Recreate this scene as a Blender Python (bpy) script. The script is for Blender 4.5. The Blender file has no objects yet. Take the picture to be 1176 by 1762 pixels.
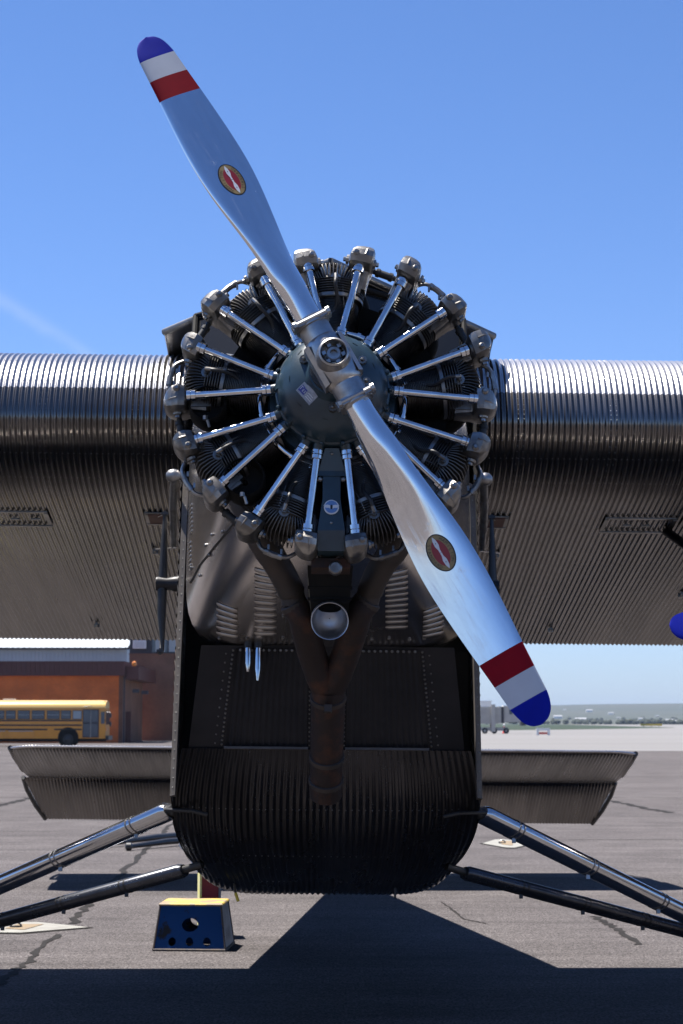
import bpy, math, random
from math import sin, cos, tan, pi, sqrt, radians as rad
from mathutils import Vector as V, Matrix, Euler
random.seed(7)
S = bpy.context.scene
COL = S.collection

# ------------------------------------------------------------------ camera, sky, sun, exposure
F_PX, PITCH = 3300.0, math.atan(362/3300)
cd = bpy.data.cameras.new('camera'); cam = bpy.data.objects.new('camera', cd); COL.objects.link(cam)
cam.location = (0, 0, 1.7); cam.rotation_euler = (pi/2 + PITCH, 0, 0)
cd.sensor_fit = 'VERTICAL'; cd.sensor_height = 36.0; cd.sensor_width = 24.03
cd.lens = F_PX/1762*36.0
cd.clip_start = .1; cd.clip_end = 40000
cd.dof.use_dof = True; cd.dof.focus_distance = 7.7; cd.dof.aperture_fstop = 9.0
S.camera = cam

SUN_DIR = V((-.33, .17, 1.0)).normalized()          # towards the sun
W = bpy.data.worlds.new('World'); S.world = W; W.use_nodes = True
nt = W.node_tree; bg = nt.nodes['Background']
sky = nt.nodes.new('ShaderNodeTexSky'); sky.sky_type = 'NISHITA'; sky.sun_disc = False
sky.sun_elevation = math.asin(SUN_DIR.z); sky.sun_rotation = math.atan2(SUN_DIR.x, SUN_DIR.y)
sky.altitude = 1300; sky.air_density = .85; sky.dust_density = 0; sky.ozone_density = 9
SKY_STRENGTH = .066
# faint old contrail in the sky: a streak in sky direction space
tc = nt.nodes.new('ShaderNodeTexCoord')
def wmath(op, a, b=None, c=None):
    n = nt.nodes.new('ShaderNodeMath'); n.operation = op
    for i, v in enumerate((a, b, c)):
        if v is None: continue
        if isinstance(v, (int, float)): n.inputs[i].default_value = v
        else: nt.links.new(v, n.inputs[i])
    return n.outputs[0]
sep = nt.nodes.new('ShaderNodeSeparateXYZ'); nt.links.new(tc.outputs['Generated'], sep.inputs[0])
dx = wmath('DIVIDE', sep.outputs[0], wmath('MAXIMUM', sep.outputs[1], .05))
dz = wmath('DIVIDE', sep.outputs[2], wmath('MAXIMUM', sep.outputs[1], .05))
wn = nt.nodes.new('ShaderNodeTexNoise'); wn.inputs['Scale'].default_value = 38; wn.inputs['Detail'].default_value = 5
nt.links.new(tc.outputs['Generated'], wn.inputs['Vector'])
# streak line through (dx,dz) (-.178,.222) and (-.135,.193)
lin = wmath('ADD', wmath('ADD', dz, wmath('MULTIPLY', dx, .66)), -.1035)
lin = wmath('ADD', lin, wmath('MULTIPLY', wmath('SUBTRACT', wn.outputs[0], .5), .010))
band = wmath('POWER', 2.718, wmath('MULTIPLY', wmath('POWER', wmath('DIVIDE', lin, .0042), 2.0), -1.0))
fade = wmath('MULTIPLY', wmath('LESS_THAN', dx, -.05), wmath('GREATER_THAN', sep.outputs[1], .1))
fac = wmath('MULTIPLY', wmath('MULTIPLY', band, fade), wmath('MULTIPLY', wn.outputs[0], .19))
mixs = nt.nodes.new('ShaderNodeMix'); mixs.data_type = 'RGBA'
dust = wmath('MULTIPLY', wmath('POWER', 2.718, wmath('MULTIPLY', wmath('MAXIMUM', sep.outputs[2], 0.0), -13.0)), .92)
mixd = nt.nodes.new('ShaderNodeMix'); mixd.data_type = 'RGBA'; nt.links.new(dust, mixd.inputs[0])
tint = nt.nodes.new('ShaderNodeMix'); tint.data_type = 'RGBA'; tint.blend_type = 'MULTIPLY'; tint.inputs[0].default_value = 1
nt.links.new(sky.outputs[0], tint.inputs[6]); tint.inputs[7].default_value = (.95, 1.01, 1.12, 1)
nt.links.new(tint.outputs[2], mixd.inputs[6]); mixd.inputs[7].default_value = (3.2, 3.6, 4.1, 1)
nt.links.new(fac, mixs.inputs[0]); nt.links.new(mixd.outputs[2], mixs.inputs[6]); mixs.inputs[7].default_value = (7, 7, 7.2, 1)
nt.links.new(mixs.outputs[2], bg.inputs['Color']); bg.inputs['Strength'].default_value = SKY_STRENGTH

sl = bpy.data.lights.new('sun', 'SUN'); sl.energy = 5.0; sl.angle = rad(.53); sl.color = (1, .95, .88)
so = bpy.data.objects.new('sun', sl); COL.objects.link(so)
so.rotation_euler = SUN_DIR.to_track_quat('Z', 'Y').to_euler(); so.location = (-20, 10, 60)
S.view_settings.view_transform = 'Standard'; S.view_settings.look = 'None'
S.view_settings.exposure = 1.36; S.view_settings.gamma = 1.0; S.view_settings.use_curve_mapping = False
S.render.engine = 'CYCLES'; S.cycles.use_denoising = True; S.cycles.max_bounces = 8; S.cycles.volume_bounces = 0
S.cycles.sample_clamp_indirect = 6.0

# ------------------------------------------------------------------ materials
def mat(name, col, rough=.5, metal=0, col2=None, nscale=6, nmix=.5, rvar=0, bump=0, bscale=60, coat=0, stretch=None, spec=None, detail=6, contrast=(.35, .65)):
    m = bpy.data.materials.new(name); m.use_nodes = True
    t = m.node_tree; b = t.nodes['Principled BSDF']
    b.inputs['Base Color'].default_value = (*col, 1); b.inputs['Roughness'].default_value = rough
    b.inputs['Metallic'].default_value = metal
    if coat: b.inputs['Coat Weight'].default_value = coat; b.inputs['Coat Roughness'].default_value = .08
    if spec is not None: b.inputs['Specular IOR Level'].default_value = spec
    co = t.nodes.new('ShaderNodeTexCoord'); vec = co.outputs['Object']
    if stretch:
        mp = t.nodes.new('ShaderNodeMapping'); mp.inputs['Scale'].default_value = stretch
        t.links.new(vec, mp.inputs[0]); vec = mp.outputs[0]
    if col2 or rvar:
        n = t.nodes.new('ShaderNodeTexNoise'); n.inputs['Scale'].default_value = nscale; n.inputs['Detail'].default_value = detail
        n.inputs['Roughness'].default_value = .62
        t.links.new(vec, n.inputs['Vector'])
        r = t.nodes.new('ShaderNodeMapRange'); r.inputs[1].default_value = contrast[0]; r.inputs[2].default_value = contrast[1]
        t.links.new(n.outputs[0], r.inputs[0])
        if col2:
            mx = t.nodes.new('ShaderNodeMix'); mx.data_type = 'RGBA'
            mx.inputs[6].default_value = (*col, 1); mx.inputs[7].default_value = (*col2, 1)
            mu = t.nodes.new('ShaderNodeMath'); mu.operation = 'MULTIPLY'; mu.inputs[1].default_value = nmix*2 if nmix <= .5 else nmix
            mu.use_clamp = True
            t.links.new(r.outputs[0], mu.inputs[0]); t.links.new(mu.outputs[0], mx.inputs[0]); t.links.new(mx.outputs[2], b.inputs['Base Color'])
        if rvar:
            r2 = t.nodes.new('ShaderNodeMapRange'); r2.inputs[3].default_value = max(.02, rough-rvar); r2.inputs[4].default_value = rough+rvar
            t.links.new(r.outputs[0], r2.inputs[0]); t.links.new(r2.outputs[0], b.inputs['Roughness'])
    if bump:
        n2 = t.nodes.new('ShaderNodeTexNoise'); n2.inputs['Scale'].default_value = bscale; n2.inputs['Detail'].default_value = 4
        t.links.new(vec, n2.inputs['Vector'])
        bp = t.nodes.new('ShaderNodeBump'); bp.inputs['Strength'].default_value = bump; bp.inputs['Distance'].default_value = .01
        t.links.new(n2.outputs[0], bp.inputs['Height']); t.links.new(bp.outputs[0], b.inputs['Normal'])
    return m

def brick_mat(name, c1, c2, mortar, scale):
    m = mat(name, c1, .85)
    t = m.node_tree; b = t.nodes['Principled BSDF']
    co = t.nodes.new('ShaderNodeTexCoord'); sp = t.nodes.new('ShaderNodeSeparateXYZ'); cb = t.nodes.new('ShaderNodeCombineXYZ')
    t.links.new(co.outputs['Object'], sp.inputs[0])
    ad = t.nodes.new('ShaderNodeMath'); t.links.new(sp.outputs[0], ad.inputs[0]); t.links.new(sp.outputs[1], ad.inputs[1])
    t.links.new(ad.outputs[0], cb.inputs[0]); t.links.new(sp.outputs[2], cb.inputs[1])
    br = t.nodes.new('ShaderNodeTexBrick'); br.inputs['Scale'].default_value = scale
    br.inputs['Color1'].default_value = (*c1, 1); br.inputs['Color2'].default_value = (*c2, 1); br.inputs['Mortar'].default_value = (*mortar, 1)
    br.inputs['Mortar Size'].default_value = .014
    t.links.new(cb.outputs[0], br.inputs[0])
    n = t.nodes.new('ShaderNodeTexNoise'); n.inputs['Scale'].default_value = .5; n.inputs['Detail'].default_value = 6
    t.links.new(co.outputs['Object'], n.inputs['Vector'])
    mx = t.nodes.new('ShaderNodeMix'); mx.data_type = 'RGBA'; mx.blend_type = 'MULTIPLY'; mx.inputs[0].default_value = .7
    r = t.nodes.new('ShaderNodeMapRange'); r.inputs[1].default_value = .3; r.inputs[2].default_value = .7; r.inputs[3].default_value = .55; r.inputs[4].default_value = 1.15
    t.links.new(n.outputs[0], r.inputs[0])
    t.links.new(br.outputs[0], mx.inputs[6]); t.links.new(r.outputs[0], mx.inputs[7]); t.links.new(mx.outputs[2], b.inputs['Base Color'])
    return m

M = {}
M['skin'] = mat('corrugated_aluminium', (.50, .49, .49), .18, 1, col2=(.43, .42, .42), nscale=2.2, rvar=.04, stretch=(5, .5, .5), bump=.10, bscale=2.2)
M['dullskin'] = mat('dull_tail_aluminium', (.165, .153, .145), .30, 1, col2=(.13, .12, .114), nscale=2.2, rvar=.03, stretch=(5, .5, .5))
M['post'] = mat('grey_corner_post', (.085, .074, .066), .6, .1, col2=(.05, .044, .040), nscale=7)
M['skin_old'] = mat('weathered_aluminium', (.25, .24, .235), .36, 1, col2=(.18, .175, .17), nscale=3.5, rvar=.05)
M['cowl'] = mat('bare_cowl_aluminium', (.78, .74, .71), .24, 1, col2=(.64, .60, .57), nscale=3.5, rvar=.04, bump=.02, bscale=9)
M['polish'] = mat('polished_blade_metal', (.76, .77, .79), .075, 1, col2=(.69, .70, .73), nscale=9, rvar=.03, stretch=(3, 3, .6))
M['chrome'] = mat('chrome', (.74, .75, .77), .085, 1, col2=(.60, .60, .61), rvar=.05, nscale=22)
M['cast'] = mat('cast_aluminium', (.36, .35, .33), .40, 1, col2=(.20, .19, .18), nscale=14, rvar=.1, bump=.12, bscale=70)
M['hub'] = mat('hub_steel', (.44, .43, .42), .38, 1, col2=(.27, .265, .26), nscale=12, rvar=.1, bump=.05, bscale=80)
M['steel'] = mat('dull_steel', (.34, .34, .34), .4, 1, col2=(.2, .19, .18), nscale=20, rvar=.1)
M['fin'] = mat('black_cylinder_enamel', (.085, .080, .075), .36, .45, col2=(.05, .045, .040), nscale=18)
M['barrel'] = mat('dark_barrel_steel', (.15, .14, .13), .42, 1, col2=(.06, .055, .05), nscale=16)
M['band'] = mat('grey_cylinder_band', (.22, .22, .22), .45, 1, col2=(.14, .14, .14), nscale=12)
M['case'] = mat('blue_grey_crankcase_paint', (.016, .037, .052), .36, 0, col2=(.009, .022, .032), nscale=9, coat=.15, bump=.05, bscale=120)
M['black'] = mat('black_paint', (.012, .012, .013), .45, 0, col2=(.02, .019, .018), nscale=10)
M['matte'] = mat('soot_and_shade_black', (.006, .006, .006), .75, 0, col2=(.010, .009, .008), nscale=10, spec=.15)  # also stands for the deep shade in the fuselage side recesses
M['rubber'] = mat('black_rubber', (.012, .012, .013), .55)
M['rust'] = mat('rusty_exhaust', (.017, .009, .007), .7, .25, col2=(.080, .027, .010), nscale=7, contrast=(.50, .72), bump=.15, bscale=50)
M['pipe'] = mat('burnt_exhaust', (.030, .026, .023), .6, .3, col2=(.05, .035, .026), nscale=8, bump=.1, bscale=50)
M['strutmetal'] = mat('polished_strut', (.58, .59, .61), .16, 1, col2=(.50, .51, .53), nscale=6, rvar=.03)
M['louver'] = mat('pressed_louver_metal', (.42, .40, .38), .42, 1, col2=(.33, .31, .29), nscale=9)
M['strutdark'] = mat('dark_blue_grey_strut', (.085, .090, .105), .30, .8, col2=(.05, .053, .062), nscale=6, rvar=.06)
M['scoop'] = mat('bright_scoop_metal', (.56, .57, .59), .42, 1, col2=(.44, .44, .46), nscale=12, rvar=.05)
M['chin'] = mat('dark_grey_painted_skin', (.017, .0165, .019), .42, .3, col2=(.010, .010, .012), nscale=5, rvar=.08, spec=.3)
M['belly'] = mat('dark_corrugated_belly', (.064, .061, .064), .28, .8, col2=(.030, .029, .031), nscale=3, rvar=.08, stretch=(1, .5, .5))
M['glass'] = mat('cockpit_glass', (.012, .012, .012), .12, 0, spec=.12)
M['brown'] = mat('brown_cockpit_trim', (.055, .040, .030), .6)
M['red'] = mat('red_tip_paint', (.24, .003, .011), .6, 0, col2=(.20, .003, .010), nscale=8, spec=.10)
M['white'] = mat('white_tip_paint', (.50, .51, .53), .5, 0, col2=(.45, .46, .48), nscale=8, spec=.3)
M['blue'] = mat('blue_tip_paint', (.004, .012, .28), .6, 0, col2=(.004, .010, .24), nscale=8, spec=.10)
M['dred'] = mat('decal_red', (.22, .008, .016), .35)
M['dgold'] = mat('decal_gold', (.23, .16, .06), .4)
M['dblack'] = mat('decal_black', (.006, .006, .007), .35)
M['dwhite'] = mat('decal_silver', (.55, .56, .58), .35)
M['ltblue'] = mat('emblem_blue', (.10, .20, .42), .35)
M['sticker'] = mat('sticker_silver', (.30, .33, .38), .35, col2=(.2, .22, .26), nscale=60)
M['stkblue'] = mat('sticker_blue', (.03, .035, .22), .4)
M['hatchred'] = mat('red_oxide_panel', (.09, .018, .012), .55)
M['tyre'] = mat('tyre_rubber', (.018, .018, .018), .75, bump=.1)

def vary(m, kind, lo, hi, width=.504):
    """real differences from piece to piece: every sheet of skin, or every casting, has its own shade"""
    t = m.node_tree; b = t.nodes['Principled BSDF']
    if kind == 'sheet':
        co = t.nodes.new('ShaderNodeTexCoord'); sp = t.nodes.new('ShaderNodeSeparateXYZ'); t.links.new(co.outputs['Object'], sp.inputs[0])
        d = t.nodes.new('ShaderNodeMath'); d.operation = 'DIVIDE'; d.inputs[1].default_value = width; t.links.new(sp.outputs[0], d.inputs[0])
        f = t.nodes.new('ShaderNodeMath'); f.operation = 'FLOOR'; t.links.new(d.outputs[0], f.inputs[0])
        w = t.nodes.new('ShaderNodeTexWhiteNoise'); w.noise_dimensions = '1D'; t.links.new(f.outputs[0], w.inputs['W']); v = w.outputs['Value']
    else:
        v = t.nodes.new('ShaderNodeObjectInfo').outputs['Random']
    mr = t.nodes.new('ShaderNodeMapRange'); mr.inputs[3].default_value = lo; mr.inputs[4].default_value = hi; t.links.new(v, mr.inputs[0])
    x = t.nodes.new('ShaderNodeMix'); x.data_type = 'RGBA'; x.blend_type = 'MULTIPLY'; x.inputs[0].default_value = 1
    t.links.new(b.inputs['Base Color'].links[0].from_socket, x.inputs[6]); t.links.new(mr.outputs[0], x.inputs[7]); t.links.new(x.outputs[2], b.inputs['Base Color'])
vary(M['skin'], 'sheet', .84, 1.08); vary(M['cast'], 'piece', .62, 1.18); vary(M['fin'], 'piece', .65, 1.3); vary(M['chrome'], 'piece', .82, 1.04)
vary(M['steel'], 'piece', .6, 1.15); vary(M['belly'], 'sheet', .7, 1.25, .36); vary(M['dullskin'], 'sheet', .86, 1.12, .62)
def two_lobe(m, rough2, fac):
    """weathered metal: a sharp and a broad reflection lobe on the same base colour"""
    t = m.node_tree; b = t.nodes['Principled BSDF']; out = t.nodes['Material Output']
    b2 = t.nodes.new('ShaderNodeBsdfPrincipled'); b2.inputs['Metallic'].default_value = b.inputs['Metallic'].default_value
    b2.inputs['Roughness'].default_value = rough2
    if b.inputs['Base Color'].links: t.links.new(b.inputs['Base Color'].links[0].from_socket, b2.inputs['Base Color'])
    mx = t.nodes.new('ShaderNodeMixShader'); mx.inputs[0].default_value = fac
    t.links.new(b.outputs[0], mx.inputs[1]); t.links.new(b2.outputs[0], mx.inputs[2]); t.links.new(mx.outputs[0], out.inputs['Surface'])
two_lobe(M['skin'], .40, .45)
M['under'] = mat('dark_lower_wing_skin', (.190, .176, .166), .17, 1, col2=(.145, .134, .126), nscale=2.2, rvar=.03, stretch=(5, .5, .5))  # darker version of the wing skin, for its lower sheets
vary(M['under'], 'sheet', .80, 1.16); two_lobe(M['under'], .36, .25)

t = M['polish'].node_tree; b = t.nodes['Principled BSDF']; co = t.nodes.new('ShaderNodeTexCoord')
mp = t.nodes.new('ShaderNodeMapping'); mp.inputs['Scale'].default_value = (70, 70, 5); mp.inputs['Rotation'].default_value = (0, .5, 0); t.links.new(co.outputs['Object'], mp.inputs[0])
n = t.nodes.new('ShaderNodeTexNoise'); n.inputs['Scale'].default_value = 1; n.inputs['Detail'].default_value = 4; t.links.new(mp.outputs[0], n.inputs['Vector'])
n2 = t.nodes.new('ShaderNodeTexNoise'); n2.inputs['Scale'].default_value = 17; n2.inputs['Detail'].default_value = 7; n2.inputs['Roughness'].default_value = .75; t.links.new(co.outputs['Object'], n2.inputs['Vector'])
r1 = t.nodes.new('ShaderNodeMapRange'); r1.inputs[1].default_value = .56; r1.inputs[2].default_value = .72; r1.inputs[4].default_value = .16; t.links.new(n.outputs[0], r1.inputs[0])
r2 = t.nodes.new('ShaderNodeMapRange'); r2.inputs[1].default_value = .55; r2.inputs[2].default_value = .70; r2.inputs[4].default_value = .14; t.links.new(n2.outputs[0], r2.inputs[0])
ad = t.nodes.new('ShaderNodeMath'); t.links.new(r1.outputs[0], ad.inputs[0]); t.links.new(r2.outputs[0], ad.inputs[1])
ad2 = t.nodes.new('ShaderNodeMath'); t.links.new(b.inputs['Roughness'].links[0].from_socket, ad2.inputs[0]); t.links.new(ad.outputs[0], ad2.inputs[1])
t.links.new(ad2.outputs[0], b.inputs['Roughness'])

# ------------------------------------------------------------------ mesh builder
class MB:
    def __init__(s): s.v = []; s.f = []; s.m = []; s.sm = []
    def add(s, vs, fs, mi=0, smooth=True):
        o = len(s.v); s.v += [tuple(p) for p in vs]
        for f in fs: s.f.append(tuple(i+o for i in f)); s.m.append(mi); s.sm.append(smooth)
        return s
    def box(s, lo, hi, mi=0):
        x0, y0, z0 = lo; x1, y1, z1 = hi
        return s.add([(x0,y0,z0),(x1,y0,z0),(x1,y1,z0),(x0,y1,z0),(x0,y0,z1),(x1,y0,z1),(x1,y1,z1),(x0,y1,z1)],
              [(0,3,2,1),(4,5,6,7),(0,1,5,4),(1,2,6,5),(2,3,7,6),(3,0,4,7)], mi, False)
    def hexa(s, p, mi=0):     # 8 corners ordered as in box
        return s.add(p, [(0,3,2,1),(4,5,6,7),(0,1,5,4),(1,2,6,5),(2,3,7,6),(3,0,4,7)], mi, False)
    def rings(s, rs, mi=0, closed=True, caps=True, smooth=True):
        n = len(rs[0]); vs = [p for r in rs for p in r]; fs = []
        for i in range(len(rs)-1):
            for j in range(n if closed else n-1):
                k = (j+1) % n; fs.append((i*n+j, i*n+k, (i+1)*n+k, (i+1)*n+j))
        if caps and closed: fs.append(tuple(range(n-1,-1,-1))); fs.append(tuple((len(rs)-1)*n+j for j in range(n)))
        return s.add(vs, fs, mi, smooth)
    def lathe(s, prof, seg=24, o=(0,0,0), ax=(0,1,0), mi=0, caps=True, smooth=True, sx=1.0):
        ax = V(ax).normalized(); u = ax.orthogonal().normalized(); w = ax.cross(u); o = V(o)
        rs = [[o + ax*h + (u*cos(2*pi*k/seg)*sx + w*sin(2*pi*k/seg))*r for k in range(seg)] for r, h in prof]
        return s.rings(rs, mi, True, caps, smooth)
    def cyl(s, a, b, r, seg=12, mi=0, r2=None, smooth=True):
        a = V(a); b = V(b); d = b-a; L = d.length
        return s.lathe([(r, 0), (r2 if r2 is not None else r, L)], seg, a, d, mi, True, smooth)
    def tube(s, pts, r, seg=10, mi=0, smooth=True, caps=True, flat=1.0, up=None):
        pts = [V(p) for p in pts]; rs = []
        rr = r if isinstance(r, (list, tuple)) else [r]*len(pts)
        prev = None
        for i, p in enumerate(pts):
            d = (pts[min(i+1, len(pts)-1)] - pts[max(i-1, 0)]).normalized()
            if prev is None:
                u = (V(up) - d*d.dot(V(up))).normalized() if up else d.orthogonal().normalized()
            else: u = (prev - d*d.dot(prev)).normalized()
            prev = u; w = d.cross(u)
            rs.append([p + u*cos(2*pi*k/seg)*rr[i] + w*sin(2*pi*k/seg)*rr[i]*flat for k in range(seg)])
        return s.rings(rs, mi, True, caps, smooth)
    def dome(s, o, ax, r, h, seg=10, mi=0):
        return s.lathe([(r, 0), (r*.9, h*.5), (r*.55, h*.9), (r*.05, h)], seg, o, ax, mi)
    def grid(s, g, mi=0, smooth=True):
        return s.rings(g, mi, False, False, smooth)
    def mesh(s, name, mats, auto=True):
        me = bpy.data.meshes.new(name); me.from_pydata(s.v, [], s.f)
        for m in (mats if isinstance(mats, (list, tuple)) else [mats]): me.materials.append(M[m] if isinstance(m, str) else m)
        me.polygons.foreach_set('material_index', s.m); me.polygons.foreach_set('use_smooth', s.sm)
        me.update()
        if auto:
            try: me.set_sharp_from_angle(angle=rad(38))
            except Exception: pass
        return me
    def build(s, name, mats, parent=None, loc=None, auto=True, **kw):
        return link(name, s.mesh(name, mats, auto), parent, loc, **kw)
def tag(o, label=None, cat=None, group=None, kind=None):
    for k, v in (('label', label), ('category', cat), ('group', group), ('kind', kind)):
        if v: o[k] = v
    return o
def link(name, me, parent=None, loc=None, rot=None, **kw):
    o = bpy.data.objects.new(name, me); COL.objects.link(o)
    if parent is not None: o.parent = parent
    if loc is not None: o.location = loc
    if rot is not None: o.rotation_euler = rot
    return tag(o, **kw)
def empty(name, loc=(0,0,0), rot=(0,0,0), **kw):
    o = link(name, None, None, loc, rot, **kw); o.empty_display_size = .3; return o
def lerp(a, b, t): return a + (b-a)*t
def interp(x, tab):
    if x <= tab[0][0]: return tab[0][1]
    for (x0, y0), (x1, y1) in zip(tab, tab[1:]):
        if x <= x1: return lerp(y0, y1, (x-x0)/(x1-x0))
    return tab[-1][1]
def catmull(pts, n):
    out = []
    for i in range(len(pts)-1):
        p0, p1, p2, p3 = (V(pts[max(i-1,0)]), V(pts[i]), V(pts[i+1]), V(pts[min(i+2,len(pts)-1)]))
        for k in range(n):
            t = k/n
            out.append(.5*((2*p1)+(p2-p0)*t+(2*p0-5*p1+4*p2-p3)*t*t+(3*p1-p0-3*p2+p3)*t**3))
    out.append(V(pts[-1])); return out
def noise1(x, seed=0): return sin(x*12.9898+seed*78.233)*43758.5453 % 1.0

_font_cache = {}
def glyph(ch):
    """triangulated flat outline of one character, height about 0.7"""
    if ch in _font_cache: return _font_cache[ch]
    c = bpy.data.curves.new('glyph', 'FONT'); c.body = ch; c.align_x = 'CENTER'; c.resolution_u = 2
    o = bpy.data.objects.new('glyph', c); COL.objects.link(o)
    bpy.context.view_layer.update()
    me = o.evaluated_get(bpy.context.evaluated_depsgraph_get()).to_mesh()
    r = ([tuple(v.co) for v in me.vertices], [tuple(p.vertices) for p in me.polygons])
    bpy.data.objects.remove(o); bpy.data.curves.remove(c)
    _font_cache[ch] = r; return r

# ------------------------------------------------------------------ setting: ground, apron, hills
def sheet(name, pts, z, m, **kw):
    return MB().add([(x, y, z) for x, y in pts], [tuple(range(len(pts)))], 0, False).build(name, m, kind='structure', **kw)
M['soil'] = mat('dry_grassland', (.07, .066, .048), .95, col2=(.048, .05, .032), nscale=.02)
M['asphalt'] = mat('worn_grey_asphalt', (.089, .0805, .0805), .95, col2=(.069, .0625, .0625), nscale=1.1, spec=.08)
M['concrete'] = mat('pale_apron_concrete', (.158, .152, .149), .9, col2=(.130, .125, .122), nscale=.05, stretch=(.25, 1, 1))
M['grass'] = mat('mown_grass', (.006, .019, .0012), .95, col2=(.010, .022, .002), nscale=.3, stretch=(.2, 1, 1))
M['tar'] = mat('crack_sealing_tar', (.019, .0175, .017), .9, col2=(.028, .026, .025), nscale=5, spec=.08)
M['joint'] = mat('dirty_pavement_joint', (.040, .036, .035), .9, col2=(.056, .051, .049), nscale=2, spec=.08)
# richer asphalt: speckle of aggregate, long drag streaks, blotches
t = M['asphalt'].node_tree; b = t.nodes['Principled BSDF']
src = b.inputs['Base Color'].links[0].from_socket
co = t.nodes.new('ShaderNodeTexCoord')
def tnoise(scale, detail=3, st=None):
    n = t.nodes.new('ShaderNodeTexNoise'); n.inputs['Scale'].default_value = scale; n.inputs['Detail'].default_value = detail; n.inputs['Roughness'].default_value = .7
    if st:
        mp = t.nodes.new('ShaderNodeMapping'); mp.inputs['Scale'].default_value = st; t.links.new(co.outputs['Object'], mp.inputs[0]); t.links.new(mp.outputs[0], n.inputs['Vector'])
    else: t.links.new(co.outputs['Object'], n.inputs['Vector'])
    return n.outputs[0]
def tmul(c, f, lo, hi, a=.3, z=.7):
    r = t.nodes.new('ShaderNodeMapRange'); r.inputs[1].default_value = a; r.inputs[2].default_value = z; r.inputs[3].default_value = lo; r.inputs[4].default_value = hi
    t.links.new(f, r.inputs[0])
    x = t.nodes.new('ShaderNodeMix'); x.data_type = 'RGBA'; x.blend_type = 'MULTIPLY'; x.inputs[0].default_value = 1
    t.links.new(c, x.inputs[6]); t.links.new(r.outputs[0], x.inputs[7]); return x.outputs[2]
c = tmul(src, tnoise(60, 2, (1, .45, 1)), .48, 1.62, .34, .66)
c = tmul(c, tnoise(19, 3, (1, .6, 1)), .74, 1.28)
c = tmul(c, tnoise(1.0, 6, (.30, 2.2, 1)), .76, 1.22)
c = tmul(c, tnoise(.12, 4, (.3, 1.2, 1)), .86, 1.14)
c = tmul(c, tnoise(.55, 5, (.6, 1, 1)), 1.0, .70, .60, .70)      # oil stains
c = tmul(c, tnoise(2.6, 2, (.05, 2.2, 1)), 1.0, .84, .58, .72)   # drag and tyre streaks
t.links.new(c, b.inputs['Base Color'])
bn = tnoise(70, 3); bp = t.nodes.new('ShaderNodeBump'); bp.inputs['Strength'].default_value = .5; bp.inputs['Distance'].default_value = .01
t.links.new(bn, bp.inputs['Height']); t.links.new(bp.outputs[0], b.inputs['Normal'])

sheet('ground', [(-9000,-3000),(9000,-3000),(9000,12000),(-9000,12000)], -.012, 'soil')
sheet('concrete_apron', [(-400,-300),(700,-300),(900,1400),(-400,1400)], -.004, 'concrete')
sheet('asphalt_apron', [(-120,-80),(120,-80),(120,116),(-8,116),(-8,168),(-120,168)], 0, 'asphalt')
def ribbon(pts, w, name='pavement_crack', m='tar', z=.004, jit=.35, sub=14):
    c = []
    for (x0, y0), (x1, y1) in zip(pts, pts[1:]):
        for k in range(sub):
            q = k/sub; c.append((lerp(x0,x1,q), lerp(y0,y1,q)))
    c.append(pts[-1]); L = []; R_ = []
    for i, (x, y) in enumerate(c):
        a = c[max(i-1,0)]; e = c[min(i+1,len(c)-1)]; dx_, dy_ = e[0]-a[0], e[1]-a[1]; l = sqrt(dx_*dx_+dy_*dy_) or 1
        n = (-dy_/l, dx_/l); j = (random.random()-.5)*w*jit*3; ww = w*(.6+random.random()*.8)*.5
        L.append((x+n[0]*(j+ww), y+n[1]*(j+ww), z)); R_.append((x+n[0]*(j-ww), y+n[1]*(j-ww), z))
    return MB().grid([L, R_]).build(name, m, kind='structure')
def G(px, py):   # point of the level ground seen at a pixel of the photograph
    v = (881-py)/F_PX; d = (((px-588)/F_PX), cos(PITCH)-v*sin(PITCH), sin(PITCH)+v*cos(PITCH)); k = -1.7/d[2]
    return (d[0]*k, d[1]*k)
ribbon([G(300,1415), G(268,1445), G(215,1498), G(160,1548), G(124,1590)], .07)
ribbon([G(98,1608), G(50,1655), G(0,1690), G(-60,1730)], .055)
ribbon([G(1022,1577), G(1060,1598), G(1104,1626)], .055)
ribbon([G(1053,1378), G(1100,1389), G(1156,1399)], .16)
ribbon([G(-30,1392), G(20,1381), G(50,1373)], .16)
ribbon([G(760,1552), G(800,1582), G(840,1590)], .02)
for y, x0, x1, w in ((28.3, 2.5, 40, .07), (44, -40, 40, .10), (61, 4, 60, .12), (27.2, -12, -2.6, .03), (80, -60, 60, .16)):
    ribbon([(x0, y), ((x0+x1)/2, y+.05), (x1, y-.02)], w, 'pavement_joint', 'joint', .003, .15, 24)

def pad(name, cx, cy, hx, hy, label):
    o = empty(name, (cx, cy, 0), label=label, cat='tie down pad', group='diamond tie down pads in the apron')
    p = [(-hx,0),(-hx*.3,-hy*.95),(hx*.05,-hy),(hx,0),(hx*.05,hy),(-hx*.3,hy*.95)]
    MB().add([(x*1.10, y*1.12, .005) for x, y in p], [tuple(range(6))], 0, False).build('border', 'tar', o)
    MB().add([(x, y, .009) for x, y in p], [tuple(range(6))], 0, False).build('slab', M['padc'], o)
    MB().add([(-.30*hx*1,-.3*hy,.013),(.02,-.55*hy,.013),(.12,.5*hy,.013),(-.2*hx,.5*hy,.013)], [(0,1,2,3)], 0, False).build('stained_patch', M['padstain'], o)
    MB().tube([(-.08+.045*cos(a*pi/8), -.02, .015+.035*abs(sin(a*pi/8))) for a in range(9)], .009, 6).build('ring', 'steel', o)
    MB().lathe([(.055,0),(.05,.006),(.03,.008)], 12, (-.08,-.02,.013), (0,0,1)).build('ring_socket', 'matte', o)
    return o
M['padc'] = mat('pale_pad_concrete', (.24, .235, .21), .9, col2=(.18, .172, .155), nscale=5)
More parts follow.
